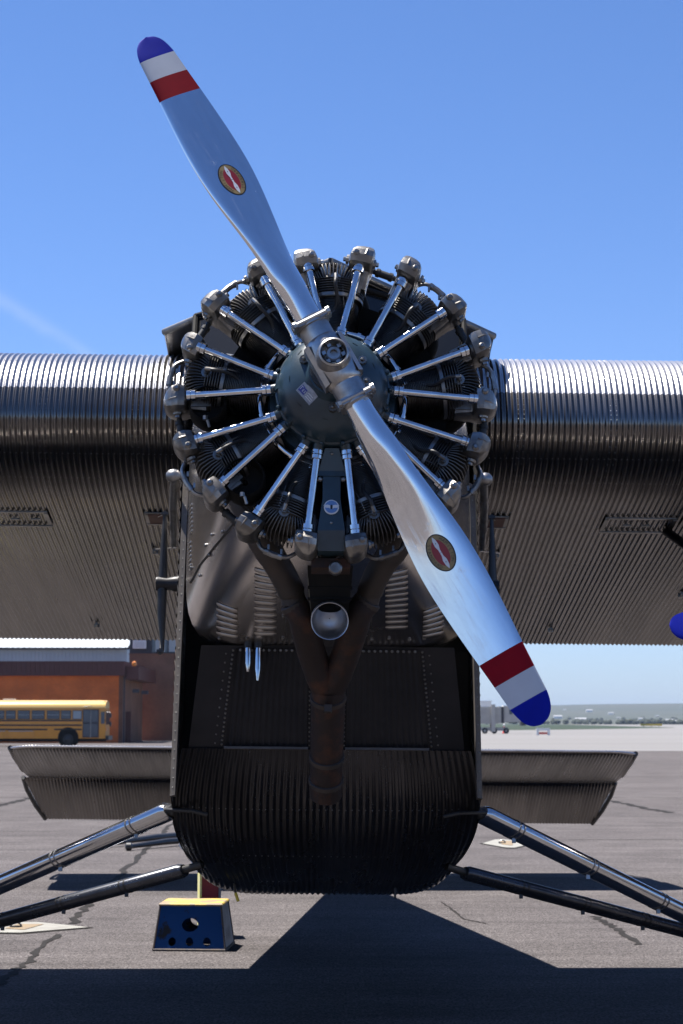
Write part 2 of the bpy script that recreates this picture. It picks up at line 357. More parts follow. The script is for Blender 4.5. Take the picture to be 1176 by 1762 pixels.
M['padstain'] = mat('ochre_stained_concrete', (.21, .15, .08), .9, col2=(.17, .13, .09), nscale=6)
x, y = G(45,1597); pad('tie_down_pad', x, y, .52, .42, 'pale diamond concrete tie down pad left of the blue step stool')
x, y = G(874,1452); pad('tie_down_pad', x, y, .36, .95, 'pale diamond concrete tie down pad beyond the right landing gear strut')

_gp = [(825,1257),(1000,1255),(1090,1253.5),(1161,1252.2),(1161,1251.7),(1100,1250.2),(1020,1248),(960,1246.6),(880,1245.8),(825,1245.6)]
MB().add([(*G(*p), .002) for p in _gp], [tuple(range(10))], 0, False).build('grass_strip', 'grass', kind='structure')

# hills and far town
M['hill'] = mat('far_dry_hills', (.028, .036, .020), .95, col2=(.048, .050, .032), nscale=.006, stretch=(.35, 1, 1), contrast=(.4, .6))
def hills():
    g = []
    ys = [1900, 2300, 2800, 3300, 3800, 4300, 4800, 5400]
    hs = [-.5, 2.0, 8, 19, 34, 52, 66, 58]
    for y, h in zip(ys, hs):
        row = []
        for i in range(121):
            x = -4200 + 70*i
            k = .86 + .16*sin(x*.0011+y*.0007+1.0) + .06*sin(x*.0043+y*.002) + .02*sin(x*.011+1)
            row.append((x, y + 90*sin(x*.002), h*k if h > 0 else h))
        g.append(row)
    MB().grid(g).build('hills', 'hill', kind='structure', auto=False)
hills()
M['leaf'] = mat('far_tree_green', (.018, .025, .014), .95, col2=(.026, .032, .018), nscale=.2)
def treeline():
    m = MB(); r = random.Random(3)
    for i in range(420):
        y = r.choice([1750, 1820, 2050, 2300, 2700]) + r.uniform(-40, 40); x = r.uniform(-.26, .26)*y
        if r.random() < .35: x = r.choice([.13, .155, .171])*y + r.gauss(0, .006)*y
        h = r.uniform(2, 5); w = h*r.uniform(.5, .9); z = interp(y, [(1900,0),(2300,1.5),(2800,6)])
        s = 6
        m.lathe([(w*.5, 0), (w*r.uniform(.8,1), h*.35), (w*.75, h*.7), (w*.12, h)], s, (x, y, z), (r.uniform(-.15,.15), 0, 1), 0, True, False)
    m.build('far_trees', 'leaf', kind='stuff', label='dark line of far trees at the foot of the hills', cat='trees')
treeline()
M['hw'] = mat('white_house_wall', (.72, .72, .70), .8); M['hr'] = mat('grey_house_roof', (.24, .25, .27), .7); M['hb'] = mat('tan_house_wall', (.38, .33, .27), .8)
town = [(925,1228,16,'hw'),(958,1229,22,'hw'),(1012,1221,20,'hw'),(1049,1224,16,'hw'),(997,1235,24,'hr'),(1062,1229,9,'hb'),(1150,1236,20,'hr'),(1165,1237,15,'hw'),(970,1219,9,'hw'),(1100,1231,12,'hw'),(885,1226,14,'hw'),(1128,1227,10,'hr')]
names = ['white far house nearest the propeller tip','broad white far house just right of the propeller tip','white far house highest on the hillside','small white far house right of the highest one','long grey roofed far house low on the plain','small tan far house below the hillside road','grey roofed far house near the right picture edge','white far house at the right picture edge','tiny white far house high on the left slope','white far house in the middle of the plain','white far house behind the blue propeller tip','small grey far house on the right slope']
hill_z = [(1900,0),(2300,2.0*.9),(2800,8*.9),(3300,19*.9),(3800,34*.9)]
for (px, py, wd, m), lb in zip(town, names):
    dep = 2000 + (1240-py)*75; u = (px-588)/F_PX
    x, z = u*dep, interp(dep, hill_z)-.4
    wd *= .55; hh = wd*.26; o = empty('house', (x, dep, z), label=lb, cat='house', group='far houses below the hills')
    MB().box((-wd/2,-wd*.3,0),(wd/2,wd*.3,hh)).build('wall', m, o)
    MB().add([(-wd*.53,-wd*.34,hh+.02),(wd*.53,-wd*.34,hh+.02),(wd*.53,wd*.34,hh+.02),(-wd*.53,wd*.34,hh+.02),(-wd*.53,0,hh*1.55),(wd*.53,0,hh*1.55)], [(0,1,5,4),(2,3,4,5),(0,4,3),(1,2,5),(0,3,2,1)], 0, False).build('roof', 'hr', o)

# ------------------------------------------------------------------ far left buildings
M['brick'] = brick_mat('orange_brick', (.68, .155, .028), (.57, .130, .025), (.48, .18, .06), 4.0)
M['brick2'] = brick_mat('brown_brick', (.20, .092, .052), (.15, .068, .040), (.20, .12, .08), 4.0)
M['fascia'] = mat('maroon_metal_fascia', (.085, .024, .018), .5, col2=(.07, .02, .016), nscale=2)
M['wallblue'] = mat('pale_blue_siding', (.30, .36, .42), .6, col2=(.27, .33, .39), nscale=.6)
M['roofw'] = mat('white_metal_roof', (.50, .53, .55), .4, col2=(.43, .47, .49), nscale=.5)
M['win'] = mat('far_window_glass', (.03, .05, .08), .08, 0, coat=.5)
M['blind'] = mat('pale_blind', (.32, .36, .36), .6)
M['dkframe'] = mat('dark_window_frame', (.02, .02, .028), .5)
M['lampglass'] = mat('amber_lamp_glass', (.65, .22, .04), .3)

def terminal():
    y0, y1 = 160, 176
    o = empty('terminal_building', (-32, y0, 0), label='low orange brick terminal building with maroon metal fascia behind the bus', cat='building')
    x1 = -18.15+32
    B = lambda n, lo, hi, m: MB().box(lo, hi).build(n, m, o)
    B('wall', (-30, 0, 0), (x1-.35, 16, 5.55), 'brick')
    B('corner_pilaster', (x1-.35, .05, 0), (x1-.02, 16, 5.55), 'brick2')
    f = B('fascia', (-30.3, -.45, 5.55), (x1+.15, 16.2, 6.75), 'fascia')
    m = MB()
    for i in range(112): m.box((-30.2+i*.395, -.50, 5.58), (-30.2+i*.395+.07, -.452, 6.72))
    m.build('fascia_rib', 'fascia', f, kind='stuff')
    B('side_canopy', (x1+.18, .4, 5.25), (x1+1.25, 15, 6.35), 'fascia')
    B('downpipe', (x1+.06, -.12, 0), (x1+.16, -.02, 5.5), 'dkframe')
    B('side_door', (x1+.10, 1.2, 0), (x1+.55, 1.3, 2.6), 'fascia')
    rl = B('roof_antenna', (-5.1, 2, 6.75), (-5.05, 2.05, 7.9), 'steel')
    MB().box((-5.9,2,7.55),(-4.6,2.04,7.6)).build('antenna_bar', 'steel', rl)
    MB().lathe([(.16,0),(.22,.16),(.17,.34),(.03,.42)], 12, (x1+.85,.6,6.36), (0,0,1)).build('amber_beacon', 'lampglass', o)
    for k in range(2):
        g = MB().box((x1+.75+k*.75,.2,4.15-k*.12),(x1+1.3+k*.75,.75,4.45-k*.12)).build('floodlight', 'dkframe', o)
        MB().box((x1+1.0+k*.75,.72,4.2),(x1+1.06+k*.75,1.8,4.26)).build('bracket', 'dkframe', g)
terminal()
def tower():
    o = empty('tower_building', (-14, 178, 0), label='tall brown brick block with a band of dark windows beside the terminal', cat='building')
    x0, x1 = -19.65+14, 8
    B = lambda n, lo, hi, m, p=o: MB().box(lo, hi).build(n, m, p)
    B('wall', (x0, 0, 0), (x1, 14, 8.05), 'brick2')
    B('upper_wall', (x0, 0, 9.75), (x1, 14, 13.5), 'brick2')
    w = B('window_band', (x0, .15, 8.05), (x1, 13.8, 9.75), 'dkframe')
    for k in range(7):
        xa = x0+2.1+k*1.55
        p = B('window', (xa, .08, 8.18), (xa+1.42, .14, 9.62), 'win', w)
    for k in range(3):
        B('blind', (x0+2.4+k*1.25, .02, 8.2), (x0+3.3+k*1.25, .07, 9.3), 'blind', w)
    ac = B('air_conditioner', (x0+.35, -.35, 8.5), (x0+1.55, .1, 9.25), 'hw')
    for k in range(4): B('grille_slat', (x0+.45, -.38, 8.6+k*.15), (x0+1.45, -.352, 8.66+k*.15), 'blind', ac)
    B('sill', (x0-.05, -.1, 7.95), (x1, -.005, 8.05), 'brick2')
tower()
def hangar():
    o = empty('hangar', (-45, 205, 0), label='pale blue hangar with white ribbed metal roof behind the terminal', cat='building')
    x0, x1 = -40, 45-22.9
    MB().box((x0, 0, 0), (x1, 30, 9.55)).build('wall', 'wallblue', o)
    g = []
    xs = [x0-.4 + i*.2 for i in range(int((x1-x0+.8)/.2))]
    for yy, zz in ((-.5, 9.6), (15, 12.7), (30.5, 9.6)):
        g.append([(x, yy, zz + (.07 if (i//1) % 3 == 0 else 0)) for i, x in enumerate(xs)])
    MB().grid(g, smooth=False).build('roof', 'roofw', o)
    MB().box((x0-.4,-.56,9.40),(x1+.3,-.505,9.62)).build('eave_gutter', 'dkframe', o)
    for xx in (-4.2, 5.0, 5.5): MB().box((xx,-.1,0),(xx+.09,-.01,9.5)).build('wall_seam', 'steel', o)
    MB().box((-4.25,-.65,6),(-4.15,-.56,11.4)).build('mast', 'steel', o)
    m = MB()
    for i in range(150): m.box((x0+.2+i*.41, -.05, .1), (x0+.25+i*.41, -.002, 9.38))
    m.build('siding_rib', 'wallblue', o, kind='stuff')
hangar()

# ------------------------------------------------------------------ school bus
M['busy'] = mat('school_bus_yellow', (.70, .27, .012), .35, col2=(.62, .24, .012), nscale=1.5, coat=.4)
M['busroof'] = mat('pale_bus_roof', (.72, .46, .14), .35, coat=.3)
def school_bus():
    o = empty('school_bus', (-23.0, 139, 0), label='yellow school bus with black stripes parked by the brick terminal', cat='bus')
    x1 = 6.15; x0 = -5.6; W2 = 1.2; zf = .55; zt = 2.95
    P = lambda n, lo, hi, m, p=o: MB().box(lo, hi).build(n, m, p)
    body = MB()
    prof = [(-W2, zf), (-W2-.03, 1.5), (-W2+.02, 2.72), (W2-.02, 2.72), (W2+.03, 1.5), (W2, zf)]
    body.rings([[(x, y, z) for y, z in prof] for x in (x0, x1-.25)] + [[(x1, y*.94, z) for y, z in prof]], 0, smooth=False)
    body = body.build('body', 'busy', o)
    roof = []
    for x, k in ((x0, .96), (x0+.3, 1), (x1-.35, 1), (x1-.02, .95)):
        roof.append([(x, -cos(a*pi/12)*(W2-.01)*k, 2.72 + .56*k*sin(a*pi/12)**.7) for a in range(13)])
    MB().rings(roof).build('roof', 'busroof', o)
    MB().box((-1.35,-.35,3.26),(-.55,.35,3.40)).build('roof_hatch', 'hw', o)
    wx = [-5.3,-4.45,-3.6,-2.75,-1.88,-.98,-.13,.87,1.95,2.96,3.79]
    ws = [.74,.74,.74,.76,.80,.70,.87,.92,.92,.71,.66]
    for i, (x, w) in enumerate(zip(wx, ws)):
        f = P('window', (x, -W2-.035, 1.92), (x+w, -W2-.002, 2.55), 'dkframe')
        P('pane', (x+.04, -W2-.05, 1.96), (x+w-.04, -W2-.037, 2.51), 'blind' if i == 10 else 'win', f)
        P('sash_bar', (x+.03, -W2-.06, 2.22), (x+w-.03, -W2-.052, 2.25), 'blind', f)
    for z, a, e, m in ((1.83, x0, 4.45, 'black'), (1.50, x0, 4.45, 'black'), (1.20, x0, 2.0, 'black'), (1.20, 2.5, 4.45, 'black')):
        P('rub_rail', (a, -W2-.06, z-.05), (e, -W2-.034, z+.05), m)
    for x in (-4.7, -2.8, -.8): P('compartment_door', (x, -W2-.050, .62), (x+1.85, -W2-.032, 1.05), 'busy'); P('compartment_rail', (x+.05, -W2-.060, 1.06), (x+1.80, -W2-.035, 1.10), 'blind')
    d = P('entry_door', (4.52, -W2-.045, .62), (5.68, -W2-.036, 2.62), 'dkframe')
    for k in range(2):
        P('door_pane', (4.58+k*.57, -W2-.06, 1.72), (5.03+k*.57, -W2-.047, 2.55), 'win', d)
        P('lower_pane', (4.58+k*.57, -W2-.06, .72), (5.03+k*.57, -W2-.047, 1.60), 'win', d)
    P('door_post', (5.06, -W2-.075, .62), (5.13, -W2-.061, 2.6), 'steel', d)
    P('windscreen', (x1+.003, -W2*.85, 1.55), (x1+.03, W2*.85, 2.5), 'win')
    P('corner_window', (5.82, -W2-.04, 1.6), (6.08, -W2+.06, 2.45), 'win')
    P('bumper', (x1+.005, -W2, .45), (x1+.22, W2, .75), 'black')
    P('front_lamp', (x1+.005, -W2*.9, 1.1), (x1+.06, -W2*.6, 1.32), 'lampglass')
    P('skirt', (x0, -W2+.05, .34), (x1-.2, W2-.05, .55), 'matte')
    for x in (3.5, -4.9):
        a = MB().lathe([(.74,0),(.74,.03),(.6,.05)], 24, (x, -W2-.01, .62), (0,-1,0)).build('wheel_arch', 'matte', o)
        for yy in (-W2+.05, W2-.35):
            w = MB().lathe([(.3,-.02),(.47,0),(.5,.05),(.5,.25),(.47,.3),(.3,.28)], 24, (x, yy-.1, .5), (0,1,0)).build('wheel', 'tyre', o)
            MB().lathe([(.04,-.04),(.12,-.045),(.26,0),(.28,.02)], 16, (x, yy-.11, .5), (0,1,0)).build('rim', 'black', w)
    for z, r in ((2.35, .14), (1.75, .10)):
        a = MB().tube([(x1-.05,-W2+.05,z+.1),(x1+.35,-W2-.1,z+.05),(x1+.4,-W2-.12,z-.05)], .02, 6).build('mirror', 'black', o)
        MB().box((x1+.3,-W2-.22,z-.32),(x1+.42,-W2-.02,z-.02)).build('mirror_head', 'black', a)
    for k in range(5): MB().dome((x1-.12, -.8+.4*k, 3.1), (0,0,1), .07, .12, 8).build('marker_light', 'lampglass', o)
    MB().tube([(4.6,-W2-.04,2.8),(5.0,-W2-.1,2.86),(5.2,-W2-.1,2.84)], .025, 6).build('gutter_lamp', 'black', o)
school_bus()

# ------------------------------------------------------------------ far right apron equipment
M['jet'] = mat('beige_jet_bridge', (.42, .40, .36), .6, col2=(.36, .34, .31), nscale=.8)
M['cone'] = mat('orange_red_cone', (.60, .06, .05), .5); M['yel'] = mat('yellow_paint', (.60, .42, .03), .5)
def jet_bridge():
    o = empty('jet_bridge', (23.5, 292, 0), label='beige passenger jet bridge on wheels right of the fuselage', cat='jet bridge')
    P = lambda n, lo, hi, m, p=o: MB().box(lo, hi).build(n, m, p)
    P('tunnel', (-7, -1.4, 1.5), (.2, 1.4, 4.0), 'jet')
    m = MB()
    for i in range(16): m.box((-6.9+i*.42, -1.46, 1.55), (-6.8+i*.42, -1.402, 3.95))
    m.build('tunnel_rib', 'jet', o, kind='stuff')
    P('lift_column', (-.95, -1.75, .3), (-.35, -1.47, 4.4), 'jet'); P('rear_lift_column', (-.95, 1.47, .3), (-.35, 1.75, 4.4), 'jet')
    P('rotunda', (.2, -1.5, 1.6), (1.1, 1.5, 4.05), 'jet'); P('joint_bellows', (.55, -1.55, 1.65), (.95, -1.503, 3.95), 'dkframe')
    c = P('cab', (1.1, -1.6, 1.75), (3.55, 1.6, 4.1), 'jet')
    P('cab_window', (1.75, -1.66, 2.9), (2.25, -1.61, 3.7), 'win', c)
    P('cab_roof', (.9, -1.7, 4.11), (3.7, 1.7, 4.22), 'hw', c)
    MB().hexa([(3.56,-1.6,1.2),(4.3,-1.6,1.25),(4.3,1.6,1.25),(3.56,1.6,1.2),(3.56,-1.6,4.05),(4.05,-1.6,3.6),(4.05,1.6,3.6),(3.56,1.6,4.05)]).build('canopy', 'dkframe', o)
    g = P('air_conditioner', (-2.6, -1.0, 4.05), (-.9, 1.0, 4.75), 'hw'); P('unit_top', (-2.7,-1.05,4.76),(-.8,1.05,4.95), 'hw', g)
    P('chassis', (-2.6, -1.3, .45), (1.6, 1.3, .95), 'jet')
    for x in (-1.9, -.5, 1.3):
        w = MB().lathe([(.2,0),(.42,0),(.45,.05),(.45,.3),(.42,.35),(.2,.35)], 16, (x,-1.45,.45), (0,1,0)).build('wheel', 'tyre', o)
        MB().lathe([(.02,-.02),(.18,-.01),(.2,.02)], 12, (x,-1.45,.45), (0,1,0)).build('rim', 'steel', w)
    P('stair_rail', (-5.2, -1.7, .9), (-2.7, -1.62, 1.0), 'steel'); P('stair', (-4.9, -1.7, 0), (-4.7, -1.5, 1.5), 'steel')
    P('support_post', (-6.6,-.3,0),(-6.1,.3,1.5),'jet')
jet_bridge()
def beacon_cone():
    x, y = G(868, 1262); o = empty('traffic_cone', (x, y, 0), label='tall red traffic cone with pale top by the jet bridge', cat='cone')
    MB().box((-.35,-.35,0),(.35,.35,.08)).build('base', 'cone', o)
    MB().lathe([(.28,.08),(.16,.75),(.10,1.1)], 12, (0,0,0), (0,0,1)).build('cone_body', 'cone', o)
    MB().lathe([(.12,1.1),(.17,1.2),(.14,1.42),(.03,1.5)], 12, (0,0,0), (0,0,1)).build('lamp', 'hw', o)
beacon_cone()
def barricade():
    x, y = G(935, 1265); o = empty('barricade', (x, y, 0), label='small red and white barricade below the propeller tip', cat='barricade')
    for s in (-1, 1): MB().box((s*.75-.16,-.1,0),(s*.75+.16,.1,.95)).build('leg', 'hw', o)
    MB().box((-.58,-.06,.12),(.58,.06,.40)).build('lower_board', 'cone', o)
    MB().box((-.58,-.06,.6),(.58,.06,.95)).build('upper_board', 'hw', o)
barricade()
x, y = G(1121, 1250.5)
o = empty('airfield_sign', (x, y, 0), label='low yellow airfield sign at the end of the grass strip', cat='sign')
MB().box((-4.2,-.2,.35),(4.2,.2,1.15)).build('panel', 'yel', o)
for s in (-3, 0, 3): MB().box((s-.12,-.1,0),(s+.12,.1,.35)).build('leg', 'steel', o)

# ------------------------------------------------------------------ things on the apron near the airplane
M['stblue'] = mat('worn_blue_paint', (.006, .046, .165), .6, col2=(.018, .020, .024), nscale=7, spec=.15, contrast=(.60, .66), nmix=1.0)
M['styel'] = mat('worn_yellow_paint', (.46, .33, .06), .6, col2=(.25, .18, .11), nscale=8, contrast=(.47, .52), nmix=1.0, stretch=(.7, 1.2, 1))
M['strust'] = mat('chipped_rust_edge', (.085, .060, .042), .75, col2=(.03, .03, .04), nscale=25)
M['stside'] = mat('grey_stool_side', (.20, .20, .22), .6, col2=(.12, .12, .14), nscale=8)
def disc_hole_panel(p00, p10, p11, p01, holes, thick, mb, mi=0, edge_mi=0, N=44, Mz=30):
    """quad panel (bilinear) as a cell grid with elliptical holes cut out by snapping rims; returns nothing"""
    n = (V(p10)-V(p00)).cross(V(p01)-V(p00)).normalized()
    def pt(u, v): return V(p00)*(1-u)*(1-v)+V(p10)*u*(1-v)+V(p11)*u*v+V(p01)*(1-u)*v
    # polar patch for every hole inside its own rectangle, plain quads for the rest
    us = sorted({0, 1} | {h[0]-h[4] for h in holes} | {h[0]+h[4] for h in holes}); vs = sorted({0, 1} | {h[1]-h[5] for h in holes} | {h[1]+h[5] for h in holes})
    for side in (0, 1):
        off = n*(-thick*side)
        for a, b_ in zip(us, us[1:]):
            for c_, d_ in zip(vs, vs[1:]):
                um, vm = (a+b_)/2, (c_+d_)/2
                if any(abs(um-h[0]) < h[4] and abs(vm-h[1]) < h[5] for h in holes): continue
                q = [pt(a,c_)+off, pt(b_,c_)+off, pt(b_,d_)+off, pt(a,d_)+off]
                mb.add(q, [(0,1,2,3) if not side else (3,2,1,0)], mi, False)
        for hu, hv, ru, rv, mu, mv in holes:
            K = 32; inner = []; outer = []
            for k in range(K):
                t_ = 2*pi*(k+.5)/K; c0, s0 = cos(t_), sin(t_)
                inner.append(pt(hu+ru*c0, hv+rv*s0)+off)
                sc = 1/max(abs(c0), abs(s0)); outer.append(pt(hu+mu*c0*sc, hv+mv*s0*sc)+off)
            # corners of the rectangle
            mb.add(inner+outer, [((k, K+k, K+(k+1)%K, (k+1)%K) if not side else ((k+1)%K, K+(k+1)%K, K+k, k)) for k in range(K)], mi, False)
            for sx, sy in ((1,1),(-1,1),(-1,-1),(1,-1)):
                cn = pt(hu+mu*sx, hv+mv*sy)+off
                best = sorted(range(K), key=lambda k: (outer[k]-cn).length)[:2]
                mb.add([outer[best[0]], cn, outer[best[1]]], [(0,1,2)], mi, False)
            if not side:
                ri = [p - n*thick for p in inner]
                mb.add(inner+ri, [(k, (k+1)%K, K+(k+1)%K, K+k) for k in range(K)], edge_mi, False)
def step_stool():
    # front foot line at y 14.6
    o = empty('step_stool', (-1.120, 14.86, 0), (0,0,rad(-4)), label='worn blue step stool with chipped yellow top under the fuselage', cat='step stool')
    bx, by, tx, ty, h = .272, .265, .230, .205, .328
    b = [(-bx,-by),(bx,-by),(bx,by),(-bx,by)]; t_ = [(-tx,-ty),(tx,-ty),(tx,ty),(-tx,ty)]
    B = lambda i: (b[i][0], b[i][1], .0); T = lambda i: (t_[i][0], t_[i][1], h)
    holes = [(.5,.58,.125,.15,.145,.19)] + [(u,.21,.055,.095,.07,.12) for u in (.25,.5,.75)]
    m = MB(); disc_hole_panel(B(0), B(1), T(1), T(0), holes, .012, m); m.build('front_panel', ['stblue'], o)
    m = MB(); disc_hole_panel(B(2), B(3), T(3), T(2), holes, .012, m); m.build('back_panel', ['stblue'], o)
    for i, j in ((1, 2), (3, 0)):
        m = MB(); disc_hole_panel(B(i), B(j), T(j), T(i), [(.28+.11*k,.33,.022,.14,.045,.18) for k in range(5)], .012, m); m.build('side_panel', ['stside'], o)
    top = MB(); e = .012
    top.rings([[(x*k1, y*k2, z) for x, y in t_] for k1, k2, z in ((1.04,1.06,h+.001),(1.05,1.07,h+.012),(1.02,1.03,h+.02))], 0, smooth=False)
    top.build('top', 'styel', o)
    m = MB()
    for i in range(4):
        j = (i+1) % 4
        m.cyl(B(i), T(i), .008, 6); m.cyl((b[i][0],b[i][1],.010), (b[j][0],b[j][1],.010), .010, 6)
    m.build('edge_rail', 'strust', o)
step_stool()
def red_stand():
    x, y = G(370, 1612); y = 15.6; x = (370-588)/F_PX*y*1.02
    o = empty('marker_stand', (x, y, 0), (0,0,rad(8)), label='narrow red stand with yellow edge trim behind the step stool', cat='stand')
    MB().box((-.075,-.1,.03),(.058,.14,.60)).build('panel', M['stred'], o)
    MB().box((-.092,-.115,.0),(-.076,.15,.61)).build('edge_trim', M['ltyel'], o)
    MB().box((.059,-.115,.0),(.078,.15,.61)).build('side_trim', 'stside', o)
    MB().box((-.092,-.115,.602),(.078,.15,.625)).build('cap', M['ltyel'], o)
M['stred'] = mat('dark_red_paint', (.20, .008, .014), .45); M['ltyel'] = mat('lemon_yellow_tape', (.68, .62, .10), .45, col2=(.7, .68, .45), nscale=14)
red_stand()
def tow_bar():
    o = empty('tow_bar', (-2.4, 27.2, 0), label='black forked tow bar lying on the apron left of the fuselage', cat='tow bar')
    a = [G(183,1459), G(318,1441)]; b_ = [G(222,1464), G(318,1451)]
    for i, (p, q) in enumerate((a, b_)):
        p = (p[0]+2.4, p[1]-27.2); q = (q[0]+2.4+.25, q[1]-27.2)
        m = MB(); m.tube([(p[0],p[1],.055),(lerp(p[0],q[0],.5),lerp(p[1],q[1],.5),.075),(q[0],q[1],.06)], [.03,.045,.045], 8)
        arm = m.build('arm', 'black', o)
        MB().lathe([(.02,-.05),(.055,-.03),(.055,.03),(.02,.05)], 10, (p[0],p[1],.055), (1,0,0)).build('end_fitting', 'black', arm)
tow_bar()

# ================================================================== THE AIRPLANE
# frame of the airplane: x to the right as seen, y aft along the thrust line, z up; origin at the propeller hub
HUB = V((-.030, 7.0, 3.025))
EU = Euler((rad(-10.5), rad(.55), rad(.76)), 'XYZ'); RM = EU.to_matrix()
KZ = (HUB.z)/RM[2][2]
root = empty('airplane', HUB - RM @ V((0,0,KZ)), EU, label='vintage trimotor airplane with corrugated aluminium skin and two bladed nose propeller', cat='airplane')
root.empty_display_size = 1
OFF = V((0,0,KZ))
def part(mb, name, mats, loc=(0,0,0), **kw): return mb.build(name, mats, root, OFF+V(loc), **kw)
def sub(mb, name, mats, parent, loc=None, **kw): return mb.build(name, mats, parent, loc, **kw)
def world2hub(p): return RM.inverted() @ (V(p)-HUB)
def ground_z(x, a):      # hub frame z of the ground under (x, a)
    n = RM.transposed() @ V((0,0,1)); return (-HUB.z - n.x*x - n.y*a)/n.z

# ------------------------------------------------------------------ wing
PITCHC = .0315
wing_pts = [(7.02,.578),(6.6,.81),(6.1,1.05),(5.5,1.265),(4.9,1.42),(4.4,1.488),(4.05,1.500),(3.78,1.472),(3.57,1.416),(3.41,1.340),(3.29,1.238),(3.215,1.12),(3.175,1.00),(3.166,.915),(3.198,.835),(3.27,.763),(3.40,.700),(3.58,.657),(3.80,.631),(4.4,.612),(5.3,.588),(6.2,.567),(7.02,.548)]
wp = catmull([(a, z, 0) for a, z in wing_pts], 3)
def wing_normals(pts):
    out = []
    for i in range(len(pts)):
        d = pts[min(i+1,len(pts)-1)]-pts[max(i-1,0)]; n = V((d.y, -d.x, 0)).normalized(); out.append(-n)
    return out
wn_ = wing_normals(wp)
if wn_[len(wp)//2].x > 0: wn_ = [-n for n in wn_]
def wing_side(sgn, x0, x1, per, step):
    n = int((x1-x0)/PITCHC*per); g = []
    idx = list(range(0, len(wp), step))
    if idx[-1] != len(wp)-1: idx.append(len(wp)-1)
    for k in range(n+1):
        x = x0 + k*PITCHC/per; off = .0054*cos(2*pi*x/PITCHC)
        tp = 1 - max(0, x-3.3)*.058; cx_ = 4.6; th = 1-max(0, x-3.3)*.075; dih = max(0, x-3.3)*.055
        row = []
        for i in idx:
            p = wp[i]+wn_[i]*off
            row.append((sgn*x, cx_+(p.x-cx_)*tp, .60+(p.y-.60)*th + dih))
        g.append(row)
    return g
for sgn in (-1, 1):
    m = MB()
    m.grid(wing_side(sgn, .745, 4.1, 6, 1)); g2 = wing_side(sgn, 4.1, 11.8, 4, 2); m.grid(g2)
    for row in (g2[-1],): m.add(row, [tuple(range(len(row)))], 0, False)
    if sgn < 0: m.f = [f[::-1] for f in m.f]
    for fi, f in enumerate(m.f):        # below the riveted lap on the leading edge the sheets get a darker metal colour
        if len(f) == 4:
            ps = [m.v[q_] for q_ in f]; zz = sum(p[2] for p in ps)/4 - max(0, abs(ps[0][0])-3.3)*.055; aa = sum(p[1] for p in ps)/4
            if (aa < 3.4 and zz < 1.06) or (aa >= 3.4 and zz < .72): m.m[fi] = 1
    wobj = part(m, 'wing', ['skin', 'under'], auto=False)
    # rivet rows: along ribs and spanwise seams
    rv = MB()
    def rivet(i, x, r=.0030, off=.0060):
        p = wp[i]+wn_[i]*(off+.0005); n = wn_[i]; c = V((sgn*x, p.x, p.y)); nn = V((0, n.x, n.y)); u = V((1,0,0)); w = nn.cross(u)
        rv.add([c+u*r*cos(q*pi/2.5)+w*r*sin(q*pi/2.5) for q in range(5)]+[c+nn*r*.9], [(q,(q+1)%5,5) for q in range(5)], 0, False)
    crest = [.7560+PITCHC*k for k in range(110)]
    for x in [round(c_/PITCHC)*PITCHC for c_ in crest]:
        for i in (29, 33, 43, 46, 50, 53, 56, 59, 62): rivet(min(i, len(wp)-1), x)
    for xr in (1.04, 1.55, 2.05, 2.55):
        xk = round(xr/PITCHC)*PITCHC
        for i in range(24, len(wp)-1):
            seg = (wp[i+1]-wp[i]).length; nn_ = max(1, int(seg/.03))
            rivet(i, xk-.0079, .003, 0); rivet(i, xk+PITCHC*.75, .003, 0)
    sub(rv, 'rivet', ['steel'], wobj, kind='stuff')
    # underside fittings
    def under(a): return interp(a, [(3.72,.634),(4.4,.612),(5.3,.588),(6.2,.567),(7.02,.548)])
    def bars(m_, xa, xb, a0, a1, w, h, skew=0):
        for (p, q, r_, s_) in ((xa, xb, a0, a0+w), (xa, xb, a1-w, a1), (xa, xa+w, a0+w, a1-w), (xb-w, xb, a0+w, a1-w)):
            zz = under((r_+s_)/2)-.004
            m_.box((min(sgn*p,sgn*q), r_, zz-h), (max(sgn*p,sgn*q), s_, zz))
    fr = MB(); bars(fr, 1.62, 2.04, 4.02, 4.30, .022, .008); f = sub(fr, 'access_hatch', ['skin_old'], wobj)
    for xx in ((1.74, 1.85) if sgn > 0 else (1.68, 1.80)):
        l = MB().box((min(sgn*xx,sgn*(xx+.05)), 4.15, under(4.15)-.014), (max(sgn*xx,sgn*(xx+.05)), 4.165, under(4.15)-.004)); sub(l, 'hatch_latch', ['steel'], f)
    fr = MB(); bars(fr, .93, 1.06, 4.02, 4.24, .020, .008); sub(fr, 'inspection_frame', ['skin_old'], wobj)
    q = MB().box((min(sgn*.95,sgn*1.04), 4.04, under(4.1)-.013), (max(sgn*.95,sgn*1.04), 4.22, under(4.1)-.005)); sub(q, 'inspection_cover', ['hatchred'], wobj)
    for xx, aa in ((1.05, 4.75), (1.60, 6.55), (2.35, 5.6)):
        q = MB(); q.box((sgn*xx-.018, aa, under(aa)-.030), (sgn*xx+.018, aa+.018, under(aa)-.004)); q.box((sgn*xx-.008, aa-.032, under(aa)-.026), (sgn*xx+.008, aa-.001, under(aa)-.004)); sub(q, 'tie_bracket', ['steel'], wobj)

